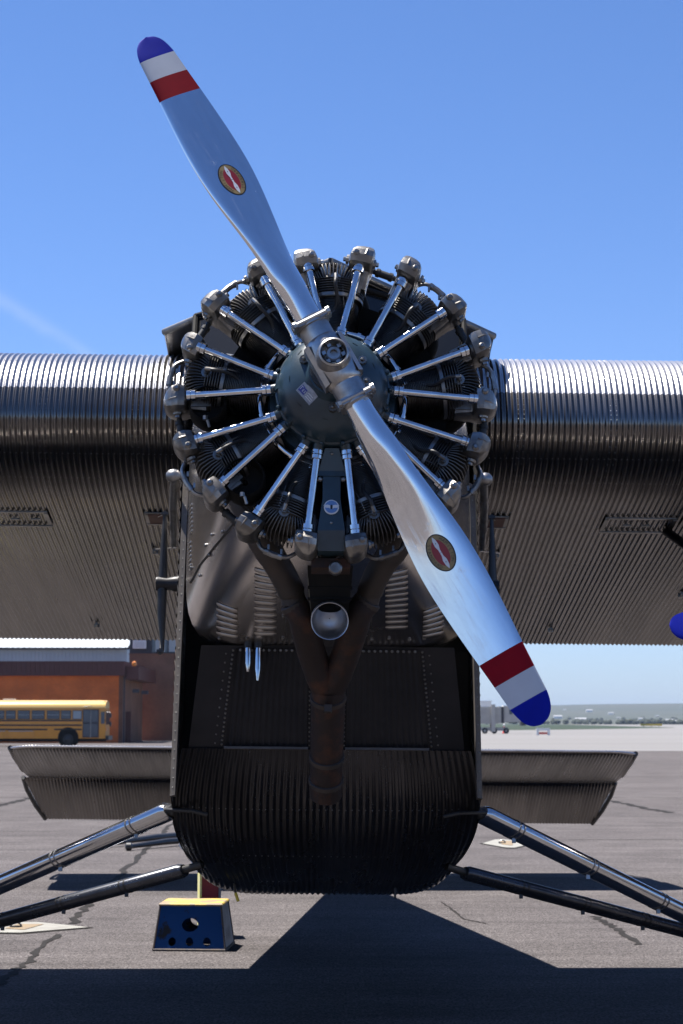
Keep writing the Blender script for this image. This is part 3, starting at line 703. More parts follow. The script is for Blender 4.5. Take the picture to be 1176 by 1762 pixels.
# ------------------------------------------------------------------ fuselage
bel = [(2.10,-1.085,.664,0,0),(2.17,-1.20,.692,0,.0),(2.30,-1.33,.712,.02,.0),(2.52,-1.452,.706,.05,.0),(2.82,-1.543,.680,.075,0),(3.15,-1.590,.645,.09,0),(3.45,-1.606,.645,.10,0),(4.2,-1.52,.76,.20,0),(5.2,-1.36,.87,.22,0),(6.6,-1.09,.85,.21,0),(9.0,-.65,.60,.16,0),(11.1,-.28,.37,.1,0),(13.25,.10,.13,.02,0)]
bp_ = catmull([(a, z, w) for a, z, w, l, _ in bel], 4); lf = catmull([(l, 0, 0) for a, z, w, l, _ in bel], 4)
m = MB(); g = []
NC = 46
for k in range(NC*6+1):
    u = -1+2*k/(NC*6); row = []
    for i, p in enumerate(bp_):
        d = bp_[min(i+1,len(bp_)-1)]-bp_[max(i-1,0)]; n = V((d.y, -d.x, 0)).normalized()
        off = .0044*cos(2*pi*k/6)*(1 if p.z > .3 else .3)
        row.append((u*p.z, p.x-abs(n.x)*off*1.0, p.y + lf[i].x*abs(u)**7 + (n.y if n.y < 0 else -n.y)*off))
    g.append(row)
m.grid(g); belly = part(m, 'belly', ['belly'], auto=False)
# rivets along the belly crown rows
rv = MB()
for i in (8, 14, 19):
    for k in range(3, NC-2):
        u = -1+2*k/NC; p = bp_[i]; rv.dome((u*p.z, p.x-.003, p.y+lf[i].x*abs(u)**5-.004), (0,-.8,-.6), .0035, .003, 5)
sub(rv, 'rivet', ['steel'], belly, kind='stuff')
# sides and roof
m = MB()
for sgn in (-1, 1):
    g = []
    st = [(2.02, -1.30, .700), (2.35, -1.32, .716)] + [(p.x, p.y+lf[i].x, p.z+.006) for i, p in enumerate(bp_) if p.x > 2.4]
    for a, zb, w in st:
        zt = .75; row = []
        NZ = 120
        for k in range(NZ+1):
            z = zb+(zt-zb)*k/NZ
            row.append((sgn*(w+.004*cos(pi*k/1.5)), a, z))
        g.append(row)
    m.grid(g)
gt = []
for a, w in ((2.4,.71),(4.2,.766),(5.2,.876),(6.6,.856),(9,.606),(13.25,.136)): gt.append([(-w,a,.75),(-w*.6,a,.83),(0,a,.86),(w*.6,a,.83),(w,a,.75)])
m.grid(gt)
fus = part(m, 'fuselage', ['skin'], auto=False)
sub(MB().box((-.68,2.36,-1.30),(.68,2.40,.75)), 'bulkhead', ['matte'], fus)
# front corner posts, recess and chin plates
for sgn in (-1, 1):
    m = MB(); 
    m.hexa([(sgn*.680,1.985,-1.315),(sgn*.706,2.025,-1.315),(sgn*.706,2.05,-1.315),(sgn*.680,2.05,-1.315),(sgn*.660,1.95,.16),(sgn*.690,1.99,.16),(sgn*.690,2.05,.16),(sgn*.660,2.05,.16)])
    if sgn < 0: m.f = [f[::-1] for f in m.f]
    po = sub(m, 'corner_post', ['post'], fus)
    rv = MB()
    for k in range(34): rv.dome((sgn*(.692-.0006*k), 2.002-.0010*k, -1.28+k*.0425), (sgn*.6,-1,0), .004, .003, 6)
    sub(rv, 'rivet', ['steel'], fus, kind='stuff')
    m = MB().hexa([(sgn*.56,2.30,-1.30),(sgn*.660,2.30,-1.30),(sgn*.660,2.32,-1.30),(sgn*.56,2.32,-1.30),(sgn*.50,2.20,-.6),(sgn*.660,2.20,-.6),(sgn*.660,2.22,-.6),(sgn*.50,2.22,-.6)])
    sub(m, 'recess_panel', ['matte'], fus)  # black colour paints in the deep shade of the recess
def chin_a(z): return lerp(1.885, 2.115, (z+.656)/(-1.084+.656))
m = MB(); W0, W1 = .575, .635; Z0, Z1 = -.650, -1.084
m.hexa([(-W1,chin_a(Z1),Z1),(W1,chin_a(Z1),Z1),(W1,chin_a(Z1)+.03,Z1),(-W1,chin_a(Z1)+.03,Z1),(-W0,chin_a(Z0),Z0),(W0,chin_a(Z0),Z0),(W0,chin_a(Z0)+.03,Z0),(-W0,chin_a(Z0)+.03,Z0)])
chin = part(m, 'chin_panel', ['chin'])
for sgn in (-1, 1):
    g = []; n = 13
    for k in range(n*6+1):
        q = k/(n*6); row = []
        for z in (Z0-.012, -.78, -.92, Z1+.012):
            wo = lerp(.415, .465, (z-Z0)/(Z1-Z0)); xx = lerp(.09, wo, q)
            row.append((sgn*xx, chin_a(z)-.006-.0045*cos(2*pi*k/6), z))
        g.append(row)
    mm = MB().grid(g)
    if sgn > 0: mm.f = [f[::-1] for f in mm.f]
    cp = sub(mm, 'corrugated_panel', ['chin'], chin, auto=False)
    rv = MB()
    for k in range(22):
        z = lerp(Z0-.02, Z1+.02, k/21); wo = lerp(.430, .482, k/21)
        rv.dome((sgn*wo, chin_a(z)-.001, z), (0,-1,-.5), .0065, .006, 6); rv.dome((sgn*(.08), chin_a(z)-.001, z), (0,-1,-.5), .005, .005, 6)
        if k % 2: rv.dome((sgn*(wo+.03), chin_a(z)-.001, z+.006), (0,-1,-.5), .0055, .005, 6)
    for k in range(12): rv.dome((sgn*(.11+.026*k), chin_a(Z0-.012)-.013, Z0-.022), (0,-1,-.5), .0075, .006, 6)
    sub(rv, 'rivet', ['steel'], chin, kind='stuff')
    sub(MB().box((min(sgn*.085,sgn*.47), 2.078, Z1-.004), (max(sgn*.085,sgn*.47), 2.096, Z1+.007)), 'trim_strip', ['post'], chin)

# ------------------------------------------------------------------ nose cowl with louvers
def cowl_pt(t, ph, off=0):
    """t 0..1 engine to fuselage, ph angle from up, clockwise from the front"""
    a = lerp(.92, 1.90, t); hw = lerp(.43, .655, t**.9); hh = lerp(.43, .632, t**.9); zc = lerp(.0, -.022, t); n = lerp(2.0, 6.5, t**1.1)
    s_, c_ = sin(ph), cos(ph)
    k = (abs(s_)**n + abs(c_)**n)**(-1/n)
    return V((hw*k*s_, a, zc+hh*k*c_))
def cowl_n(t, ph):
    e = .004; d1 = cowl_pt(t+e, ph)-cowl_pt(t-e, ph); d2 = cowl_pt(t, ph+e)-cowl_pt(t, ph-e)
    n = d1.cross(d2).normalized()
    return n if n.y < 0 or n.dot(V((sin(ph),0,cos(ph)))) > 0 else -n
m = MB(); NT, NP = 14, 96
m.rings([[cowl_pt(i/NT, 2*pi*j/NP) for j in range(NP)] for i in range(NT+1)], 0, True, False)
m.f = [f[::-1] for f in m.f]
m.rings([[cowl_pt(1, 2*pi*j/NP)*1.0 for j in range(NP)], [cowl_pt(1, 2*pi*j/NP)+V((0,.05,0)) for j in range(NP)]], 0, True, False)
cowl = part(m, 'nose_cowl', ['cowl'])
part(MB().lathe([(.43,.915),(.30,.93),(.02,.93)], 40, (0,0,0), (0,1,0)), 'firewall', ['matte'])
def ray_hub(px, py):
    v = (881-py)/F_PX; d = V(((px-588)/F_PX, cos(PITCH)-v*sin(PITCH), sin(PITCH)+v*cos(PITCH)))
    return world2hub((0,0,1.7)), RM.inverted() @ d
def on_cowl(px, py):
    """place on the cowl skin that the photograph shows at a pixel"""
    o_, d_ = ray_hub(px, py); lo = None; best = (9, 0, 0)
    for i in range(41):
        for j in range(121):
            t_ = i/40; ph = pi*.45+pi*1.1*j/120; p = cowl_pt(t_, ph)
            k = (p-o_).dot(d_)/d_.dot(d_); e = (p-(o_+d_*k)).length
            if e < best[0]: best = (e, t_, ph)
    e, t_, ph = best; st = .0125
    for _ in range(5):
        for dt in (-st, 0, st):
            for dp in (-st, 0, st):
                p = cowl_pt(t_+dt, ph+dp); k = (p-o_).dot(d_)/d_.dot(d_); e2 = (p-(o_+d_*k)).length
                if e2 < e: e, bt, bp2 = e2, t_+dt, ph+dp
        try: t_, ph = bt, bp2
        except NameError: pass
        st *= .5
    return t_, ph
def louver_mesh():
    m = MB(); L = .050; rs = []
    for i in range(9):
        q = -1+2*i/8; h = .0075*(1-abs(q)**6) + .0005; rs.append([(q*L, -h*s_, z) for s_, z in ((0,.0105),(.55,.0085),(1,.002),(.92,-.006),(.3,-.0085),(0,-.0085))])
    return m.rings(rs).mesh('louver', M['louver'])
LV = louver_mesh()
def place_on_cowl(name, me, px, py, scale=1.0, right=None):
    t_, ph = on_cowl(px, py); p = cowl_pt(t_, ph); n = cowl_n(t_, ph)
    xax = V((1,0,0)); xax = (xax - n*xax.dot(n)).normalized(); zax = xax.cross(-n); 
    Mx = Matrix((xax, -n, zax)).transposed().to_4x4()
    if zax.z < 0: Mx = Matrix((-xax, -n, -zax)).transposed().to_4x4()
    o = bpy.data.objects.new(name, me); COL.objects.link(o); o.parent = cowl
    Mx.translation = p + n*.001; o.matrix_local = Mx @ Matrix.Scale(scale, 4)
    return o
for k in range(11): place_on_cowl('louver', LV, 457, 984+k*10.6)
for k in range(6): place_on_cowl('louver', LV, 391, 1045+k*9.4)
for k in range(11): place_on_cowl('louver', LV, 683, 986+k*9.3)
for k in range(6): place_on_cowl('louver', LV, 746, 1048+k*8.6)
for k in range(7): place_on_cowl('louver', LV, 330, 870+k*7.5, .6)
for k in range(7): place_on_cowl('louver', LV, 328, 935+k*7.5, .6)
# panel seams on the cowl
def cowl_line(pix, r, name, m_):
    pts = []
    for (a, b_), (c_, d_) in zip(pix, pix[1:]):
        for k in range(5):
            t_, ph = on_cowl(lerp(a,c_,k/5), lerp(b_,d_,k/5)); pts.append(cowl_pt(t_,ph)+cowl_n(t_,ph)*.001)
    return sub(MB().tube(pts, r, 5), name, [m_], cowl)
cowl_line([(402,902),(372,938),(345,972),(325,1010)], .0055, 'panel_seam', 'black')
cowl_line([(493,1030),(492,1070),(492,1100)], .002, 'panel_seam', 'steel')
cowl_line([(640,1045),(640,1075),(640,1102)], .002, 'panel_seam', 'steel')
me = MB().lathe([(.010,0),(.010,.006),(.005,.010),(.001,.011)], 8, (0,0,0), (0,-1,0)).mesh('screw', 'steel')
for px, py in ((355,938),(330,977),(488,1060),(487,1098),(378,1098),(425,1098),(640,1100),(670,1098),(705,1100),(730,1098),(362,955),(366,920),(384,915),(345,990)): place_on_cowl('screw', me, px, py, .8)
# drain tubes under the cowl lip
for px, zb in ((424, -.775), (441, -.815)):
    x = (px-560)/F_PX*8.75
    m = MB(); m.cyl((x,1.86,-.60),(x,1.86,-.665), .020, 10); d_ = part(m, 'drain_tube', ['black'])
    sub(MB().lathe([(.014,0),(.014,.0),(.0145,.66*(-.665-zb)),(.006,(-.665-zb))], 12, (x,1.86,-.666), (0,0,-1)), 'metal_end', ['chrome'], d_)

# ------------------------------------------------------------------ cockpit
m = MB()
zb_, zt_ = .62, 1.455
m.hexa([(-.72,2.55,zb_),(0,1.98,zb_),(0,3.4,zb_),(-.72,3.4,zb_),(-.74,3.05,zt_),(0,2.52,zt_),(0,3.4,zt_),(-.74,3.4,zt_)])
m.hexa([(0,1.98,zb_),(.72,2.55,zb_),(.72,3.4,zb_),(0,3.4,zb_),(0,2.52,zt_),(.74,3.05,zt_),(.74,3.4,zt_),(0,3.4,zt_)])
ck = part(m, 'cockpit', ['brown'])
for sgn in (-1, 1):
    def wsp(u, v, off=0):
        a0 = V((0, 1.98, zb_)); a1 = V((sgn*.72, 2.55, zb_)); b0 = V((0, 2.52, zt_)); b1 = V((sgn*.74, 3.05, zt_))
        return a0*(1-u)*(1-v)+a1*u*(1-v)+b0*(1-u)*v+b1*u*v+V((-.3*sgn*off if False else sgn*.0, -off, off*.5))
    for u0, u1 in ((.05, .48), (.54, .95)):
        q = MB(); c_ = [wsp(u0,.15,.008), wsp(u1,.15,.008), wsp(u1,.93,.008), wsp(u0,.93,.008)]
        q.add([*c_, *[p+V((0,.006,0)) for p in c_]], [(0,1,2,3),(7,6,5,4),(0,4,5,1),(1,5,6,2),(2,6,7,3),(3,7,4,0)], 0, False)
        sub(q, 'windscreen', ['glass'], ck)
    fr = MB()
    for (u0,v0,u1,v1) in ((.02,.12,.98,.12),(.02,.95,.98,.95),(.51,.12,.51,.95),(.98,.12,.98,.95)): fr.cyl(wsp(u0,v0,.018), wsp(u1,v1,.018), .016, 8)
    sub(fr, 'windscreen_frame', ['matte'], ck)
    # overhanging brow, V shaped in plan
    br = MB().hexa([(0,2.44,1.475),(sgn*.915,3.30,1.425),(sgn*.915,3.9,1.425),(0,3.9,1.475),(0,2.42,1.515),(sgn*.918,3.28,1.458),(sgn*.918,3.9,1.458),(0,3.9,1.52)])
    if sgn < 0: br.f = [f[::-1] for f in br.f]
    bro = sub(br, 'cockpit_brow', ['skin_old'], ck)
    sub(MB().cyl((0,2.425,1.497),(sgn*.916,3.285,1.443), .021, 10), 'brow_edge', ['band'], ck)
    sub(MB().cyl((sgn*.905,3.29,1.425),(sgn*.845,3.26,.98), .0022, 5), 'stay_wire', ['steel'], ck)

# ------------------------------------------------------------------ engine
eng_m = MB()
eng_m.lathe([(.245,.40),(.265,.44),(.265,.70),(.23,.80),(.14,.92)], 36, (0,0,0), (0,1,0))
engine = part(eng_m, 'engine', ['case'])
nose = MB()
nose.lathe([(.062,.085),(.092,.09),(.098,.115),(.105,.135),(.145,.155),(.180,.185),(.203,.225),(.212,.265),(.214,.29),(.221,.295),(.221,.325),(.214,.335),(.214,.40)], 54, (0,0,0), (0,1,0))
nc = sub(nose, 'nose_case', ['case'], engine)
bolts = MB()
for k in range(9):
    a = rad(20+40*k)
    if k in (5, 6): continue      # the maintenance sticker sits here
    bolts.lathe([(.017,-.012),(.017,.02)], 8, (.128*sin(a),.150,.128*cos(a)), (0,-1,0)); bolts.dome((.128*sin(a),.131,.128*cos(a)), (0,-1,0), .009, .012, 6)
sub(bolts, 'flange_bolt', ['cast'], engine)
for k in range(1, 18, 2):
    ribs = MB()
    a = rad(10+20*k); c0 = V((sin(a),0,cos(a))); tg = V((cos(a),0,-sin(a)))
    p0, p1 = c0*.165+V((0,.180,0)), c0*.222+V((0,.29,0)); w = .011
    ribs.hexa([p0-tg*w+V((0,-.01,0)), p0+tg*w+V((0,-.01,0)), p1+tg*w+V((0,-.018,0)), p1-tg*w+V((0,-.018,0)), p0-tg*w+V((0,.03,0)), p0+tg*w+V((0,.03,0)), p1+tg*w+V((0,.03,0)), p1-tg*w+V((0,.03,0))])
    sub(ribs, 'case_rib', ['case'], engine)
# shaft collar behind the propeller
sub(MB().lathe([(.058,-.02),(.070,.0),(.074,.06),(.085,.062),(.085,.088)], 32, (0,0,0), (0,1,0)), 'shaft_collar', ['black'], engine)

# one cylinder (local: z radial, x tangential, y aft); axis at y .56
YC = .565
cyl = MB()
prof = [(.088,.255),(.108,.258),(.108,.272)]
z = .275
while z < .425:
    prof += [(.086,z),(.105,z+.0012),(.105,z+.0028),(.086,z+.004)]; z += .0068
prof += [(.092,.428),(.118,.43)]
cyl.lathe(prof, 28, (0,YC,0), (0,0,1), 1)
cyl.lathe([(.118,.43),(.121,.433),(.121,.447),(.116,.45)], 32, (0,YC,0), (0,0,1), 2)
prof = []; z = .452
while z < .512:
    R0 = interp(z, [(.45,.126),(.50,.128),(.53,.118),(.56,.10)])
    prof += [(R0*.74,z),(R0,z+.002),(R0,z+.0042),(R0*.74,z+.0062)]; z += .0105
prof += [(.095,.515),(.075,.545),(.03,.56)]
cyl.lathe(prof, 28, (0,YC,0), (0,0,1), 0)
cylme = cyl.mesh('cylinder', ['fin', 'barrel', 'band'])
# fan of head fins between the rocker boxes
fan = MB()
for k in range(15):
    q = -1+2*k/14; a = rad(36*q); bx = .062*q
    d_ = V((sin(a), 0, cos(a))); tg = V((cos(a), 0, -sin(a))); base = V((bx, 0, .505)); th = .0019
    ln = .098*(1-.28*q*q)
    pts = [(0, YC-.105), (.45, YC-.108), (.85, YC-.085), (1.0, YC-.03), (1.0, YC+.05), (.6, YC+.10), (0, YC+.11)]
    L_ = [base+d_*ln*s_+V((0,y_,0)) for s_, y_ in pts]; n_ = len(L_)
    fan.add([p-tg*th for p in L_]+[p+tg*th for p in L_], [tuple(range(n_)), tuple(range(2*n_-1, n_-1, -1))]+[(i, i+n_, (i+1)%n_+n_, (i+1)%n_) for i in range(n_)], 0, False)
fanme = fan.mesh('head_fins', 'fin')
# rocker box (local: z radial, x tangential)
def rocker_mesh(sg):
    m = MB(); secs = []
    N_ = 20
    def sec(z, cx_, hw, y0, y1, k=.34):
        c = min(hw, (y1-y0)/2)*k*1.5; c2 = c*.38; X0, X1 = cx_-hw, cx_+hw
        q = [(X1,y0+c),(X1-c2*.6,y0+c2*.5+.002),(X1-c,y0),(X0+c,y0),(X0+c2*.6,y0+c2*.5+.002),(X0,y0+c),(X0,y1-c),(X0+c2*.6,y1-c2*.5),(X0+c,y1),(X1-c,y1),(X1-c2*.6,y1-c2*.5),(X1,y1-c)]
        return [(x, y, z) for x, y in q]
    for z, cx_, hw, y0, y1 in ((.500,0,.038,.50,.60),(.552,0,.040,.478,.60),(.568,.0,.041,.470,.60),(.574,.0,.042,.432,.60),(.582,.001,.045,.416,.60),(.608,.003,.048,.402,.595),(.632,.006,.046,.406,.585),(.649,.010,.037,.420,.57),(.660,.014,.024,.438,.555),(.666,.017,.010,.458,.54)):
        secs.append(sec(z, sg*cx_, hw, y0, y1))
    m.rings(secs)
    # parting flange, pivot bosses with nuts, cap ridge
    m.tube([(sg*.024,.458,.662),(sg*.023,.430,.652),(sg*.020,.408,.634),(sg*.016,.402,.610)], .0045, 5)
    for s_ in (-1, 1):
        m.lathe([(.021,0),(.019,.010),(.012,.012)], 10, (s_*.048,.49,.612), (s_,0,0)); m.lathe([(.010,0),(.010,.010),(.006,.012)], 6, (s_*.059,.49,.612), (s_,0,0), 1, smooth=False)
    m.lathe([(.015,0),(.013,.004),(.008,.008)], 8, (sg*-.022,.402,.612), (0,-1,0)); m.lathe([(.0075,0),(.0075,.008)], 6, (sg*-.022,.396,.612), (0,-1,0), 1, smooth=False)
    m.hexa([(-.018,.50,.48),(.018,.50,.48),(.018,.61,.48),(-.018,.61,.48),(-.03,.47,.56),(.03,.47,.56),(.03,.62,.56),(-.03,.62,.56)])
    me = m.mesh('rocker_box', ['cast', 'steel']); me.set_sharp_from_angle(angle=rad(27)); return me
RB = {-1: rocker_mesh(-1), 1: rocker_mesh(1)}
DA = -.085         # cylinders stand this far forward of the modelling plane
def angpt(deg, r, a):
    k = max(0, min(1, (abs(r)-.27)/.18)) if abs(r) > .15 and a > .2 else 0
    return V((r*sin(rad(deg)), a + DA*k*k*(3-2*k), r*cos(rad(deg))))
for k in range(9):
    c_ = 40*k if k <= 4 else 40*k-360
    for nm_, me_ in (('cylinder', cylme), ('head_fins', fanme)):
        q_ = link(nm_, me_, engine, loc=(0, DA, 0), rot=(0, rad(c_), 0)); q_.scale = (.985, 1, .985)
    for sg in (-1, 1):
        ao, ai = c_+sg*10.6, c_+sg*6.6
        po_, pi_ = angpt(ao, .566, .445), angpt(ai, .238, .335)
        q_ = link('rocker_box', RB[sg], engine, loc=(0, DA, 0), rot=(rad(random.uniform(-1.2,1.2)), rad(ao+random.uniform(-.5,.5)), 0)); q_.scale = (.98*random.uniform(.95,1.05), random.uniform(.97,1.02), .98*random.uniform(.99,1.01))
        d_ = (po_-pi_).normalized()
        m = MB(); m.cyl(pi_, po_, .0152, 14)
        for q, L_, r_ in ((0, .036, .0232), (1, .036, .0235)):
            o_ = pi_ if q == 0 else po_ - d_*L_
            m.lathe([(.0160,-.002),(r_,0),(r_,L_*.45),(r_*.84,L_*.5),(r_*.98,L_*.56),(r_*.98,L_*.95),(.0160,L_)], 14, o_, d_)
        sub(m, 'pushrod_tube', ['chrome'], engine)
        m = MB(); q0 = angpt(ai, .195, .315); m.lathe([(.022,0),(.022,.05),(.026,.052),(.026,.058)], 12, q0, (pi_-q0))
        m.dome(angpt(ai+sg*3.0, .222, .292), (0,-1,0), .011, .02, 8)
        sub(m, 'tappet_guide', ['case'], engine)
    # plug and ignition lead
    pp = angpt(c_+1.0, .500, .462)
    m = MB(); m.cyl(pp+V((0,.03,0)), pp+V((0,-.012,0)), .022, 10); m.cyl(pp+V((0,-.012,0)), pp+V((0,-.035,0)), .012, 6, smooth=False)
    m.tube([pp+V((0,-.022,0)), pp+V((0,-.046,0)), pp+V((0,-.05,0))+angpt(c_,-.02,0)], .0085, 8)
    sub(m, 'spark_plug', ['steel'], engine)
    m = MB(); e_ = angpt(c_-3.4, .285, .40); st = pp+V((0,-.05,0))+angpt(c_,-.018,0)
    m.tube(catmull([st, st+angpt(c_,-.03,-.004), lerp(st,e_,.45)+angpt(c_+90,.018,.01), e_+angpt(c_,.05,0), e_], 5), .0078, 8)
    sub(m, 'ignition_lead', ['rubber'], engine)
    m = MB(); m.lathe([(.011,0),(.013,.01),(.013,.028),(.009,.034)], 10, angpt(c_-3.4,.272,.40), angpt(c_-3.4,1,0)); sub(m, 'lead_ferrule', ['chrome'], engine)
    # thin primer line and safety wire
    m = MB(); m.tube(catmull([angpt(c_+9, .235, .42), angpt(c_+8, .33, .445), angpt(c_+5, .44, .455), angpt(c_+4, .515, .475)], 4), .0032, 5); m.lathe([(.007,0),(.007,.016)], 6, angpt(c_+4,.505,.474), angpt(c_+4,1,0)); sub(m, 'primer_line', ['steel'], engine)
    m = MB(); m.tube(catmull([angpt(c_-9.5, .30, .43), angpt(c_-9, .40, .46), angpt(c_-8, .50, .50), angpt(c_-6, .53, .56)], 4), .006, 6); sub(m, 'rear_ignition_lead', ['rubber'], engine)
    # drain pipe joining the two boxes of this cylinder, with clips
    A_, B_ = angpt(c_-7.2, .618, .565), angpt(c_+7.2, .618, .565)
    if c_ not in (0,):
        mid = angpt(c_, .648, .555); path = catmull([A_, angpt(c_-4.5,.644,.557), mid, angpt(c_+4.5,.644,.557), B_], 4)
        m = MB(); m.tube(path, .0085, 8)
        for q in (-2.4, 2.4):
            m.lathe([(.014,-.008),(.014,.008)], 10, angpt(c_+q,.6475,.556), angpt(c_+q+90,1,0)); m.box(tuple(angpt(c_+q,.63,.55)-V((.004,.006,.010))), tuple(angpt(c_+q,.63,.55)+V((.004,.006,.010))))
        m.tube([angpt(c_-3.3,.6475,.5555), angpt(c_,.650,.555), angpt(c_+3.3,.6475,.5555)], .0125, 8)
        sub(m, 'drain_pipe', ['steel'], engine)
    # black hose to the next cylinder's box
    if c_ != 160:
        A_, B_ = angpt(c_+13.5, .605, .565), angpt(c_+26.5, .605, .565)
        m = MB(); m.tube([A_, lerp(A_,B_,.22), lerp(A_,B_,.25), lerp(A_,B_,.75), lerp(A_,B_,.78), B_], [.011,.011,.0155,.0155,.011,.011], 10)
        for q in (.3, .7): m.lathe([(.0185,-.007),(.0185,.007)], 10, lerp(A_,B_,q), (B_-A_))
        sub(m, 'rubber_hose', ['rubber'], engine)
    # intake pipe behind
    m = MB(); m.tube(catmull([angpt(c_+14,.24,.72), angpt(c_+17,.36,.70), angpt(c_+14,.48,.665), angpt(c_+7,.53,.62)], 4), .034, 10); sub(m, 'intake_pipe', ['matte'], engine)
    # baffle between barrels
    b0, b1 = c_+20-8, c_+20+8
    m = MB().hexa([angpt(b0,.27,.60), angpt(b1,.27,.60), angpt(b1,.27,.61), angpt(b0,.27,.61), angpt(b0,.46,.60), angpt(b1,.46,.60), angpt(b1,.46,.61), angpt(b0,.46,.61)]); sub(m, 'cooling_baffle', ['matte'], engine)
# ignition ring
m = MB(); m.tube([angpt(-168+ k*336/60, .282, .40) for k in range(61)], .0135, 10)
for k in range(-168, 169, 21): m.lathe([(.017,-.007),(.017,.007)], 10, angpt(k,.282,.40), angpt(k+90,1,0))
sub(m, 'ignition_ring', ['chrome'], engine)
# exhaust collector behind the cylinders
m = MB(); m.tube([angpt(k, .44, .80) for k in range(22, 339, 6)], .058, 14); sub(m, 'exhaust_collector', ['matte'], engine)
# black heater ducts between cylinders at the left
for cx_, cz_, r_, sx_ in ((-.485,-.035,.074,1), (-.335,-.335,.082,1)):
    m = MB(); m.lathe([(r_*.9,-.02),(r_,-.005),(r_,.10),(r_*.8,.16),(r_*.5,.2)], 28, (cx_,.37,cz_), (0,1,0), 0, False)
    m.lathe([(.012,.06),(r_*.86,.05),(r_*.90,-.02)], 28, (cx_,.37,cz_), (0,1,0), 0, False)
    sub(m, 'heater_duct', ['matte'], engine)
    m = MB(); q = angpt(0,0,0)+V((cx_+.0,.365,cz_-r_)); m.tube([q+V((0,0,.012)), q+V((.004,-.02,-.002)), q+V((.012,-.015,-.028))], .006, 6); m.lathe([(.010,0),(.010,.016)], 6, q+V((-.006,-.02,.0)), (0,0,1), smooth=False)
    sub(m, 'duct_clamp', ['steel'], engine)
m = MB(); m.lathe([(.055,0),(.06,.02),(.06,.08),(.04,.1)], 20, (-.395,.60,.155), (-.6,-.2,.75)); sub(m, 'breather_can', ['cast'], engine)
# sump below the nose with its round emblem
m = MB()
def sbox(z0, z1, w0, w1, y0, y1):
    m.hexa([(-w0,y0,z0),(w0,y0,z0),(w0,.5,z0),(-w0,.5,z0),(-w1,y1,z1),(w1,y1,z1),(w1,.5,z1),(-w1,.5,z1)])
sbox(-.310,-.225,.050,.026,.345,.325); sbox(-.330,-.310,.052,.050,.345,.345); sbox(-.42,-.330,.034,.034,.350,.350); sbox(-.545,-.42,.052,.034,.352,.350); sbox(-.62,-.545,.050,.052,.375,.352)
sump = sub(m, 'oil_sump', ['case'], engine)
sub(MB().box((-.04,.338,-.322),(.04,.3445,-.318)), 'sump_seam', ['cast'], sump) if False else None
m = MB()
for s_ in (-1, 1): m.dome((s_*.044,.345,-.345), (0,-1,0), .011, .012, 8)
m.dome((0,.352,-.515), (0,-1,0), .006, .005, 8); m.dome((0,.33,-.245), (0,-1,0), .007, .006, 8)
sub(m, 'sump_bolt', ['cast'], engine)
em = MB(); EZ = -.455; EY = .3445
em.lathe([(.029,.0),(.029,.004),(.026,.0055)], 28, (0,EY+.004,EZ), (0,-1,0), 0)
def flat(pts, y, mi): em.add([(x, y, z) for x, z in pts], [tuple(range(len(pts)))], mi, False)
ring = [(cos(2*pi*k/28), sin(2*pi*k/28)) for k in range(28)]
flat([(x*.0245, EZ+z_*.0245) for x, z_ in ring], EY-.0030, 1)
for s_ in (-1, 1):   # a winged bird across the disc
    flat([(s_*x, EZ+z_) for x, z_ in ((0,-.001),(.006,.006),(.014,.0085),(.031,.006),(.024,.002),(.029,-.001),(.020,-.004),(.010,-.004),(.004,-.008))], EY-.0038, 2)
flat([(-.0045,EZ+.004),(0,EZ+.009),(.0045,EZ+.004),(.004,EZ-.009),(-.004,EZ-.009)], EY-.0044, 3)
sub(em, 'emblem', ['dwhite','ltblue','dwhite','dblack'], engine)
# plate at the foot of the sump, plugs and oil filter
m = MB().box((-.075,.45,-.665),(.075,.55,-.628)); sub(m, 'sump_foot', ['rust'], engine)
m = MB(); m.lathe([(.024,0),(.026,.012),(.026,.05),(.020,.055)], 12, (.018,.47,-.668), (0,-1,-.1)); 
for dx_, dz_ in ((-.035,.05),(-.015,.068),(.012,.055),(.03,.045)): m.lathe([(.012,0),(.012,.02)], 6, (dx_,.46,-.668+dz_), (.4*(dx_/abs(dx_)),-1,.2), smooth=False)
sub(m, 'oil_fitting', ['steel'], engine)
# small silver and blue sticker on the nose case
def nose_y(x, z):
    r = sqrt(x*x+z*z); return interp(r, [(.098,.115),(.105,.135),(.145,.155),(.180,.185),(.203,.225),(.212,.265)])
st = MB()
def stk(cx_, cz_, ang, quads):
    ca, sa = cos(ang), sin(ang)
    for (x0,z0,x1,z1), mi, lift in quads:
        nx, nz = 4, 3; vs = []
        for j in range(nz+1):
            for i in range(nx+1):
                u, w = lerp(x0,x1,i/nx), lerp(z0,z1,j/nz); x = cx_+u*ca-w*sa; z_ = cz_+u*sa+w*ca; vs.append((x, nose_y(x,z_)-lift, z_))
        st.add(vs, [(j*(nx+1)+i, j*(nx+1)+i+1, (j+1)*(nx+1)+i+1, (j+1)*(nx+1)+i) for j in range(nz) for i in range(nx)], mi, True)
SC, SZ, SA = -.098, -.070, rad(-50)
stk(SC, SZ, SA, [((-.040,-.021,.040,.021), 0, .0015), ((-.036,-.014,-.004,.016), 1, .0022), ((.004,-.012,.034,-.009), 2, .0022), ((.004,-.005,.034,-.002), 2, .0022), ((.004,.003,.03,.006), 2, .0022), ((-.036,.0165,.036,.0185), 2, .0022)])
ca, sa = cos(SA), sin(SA); adv = -.031
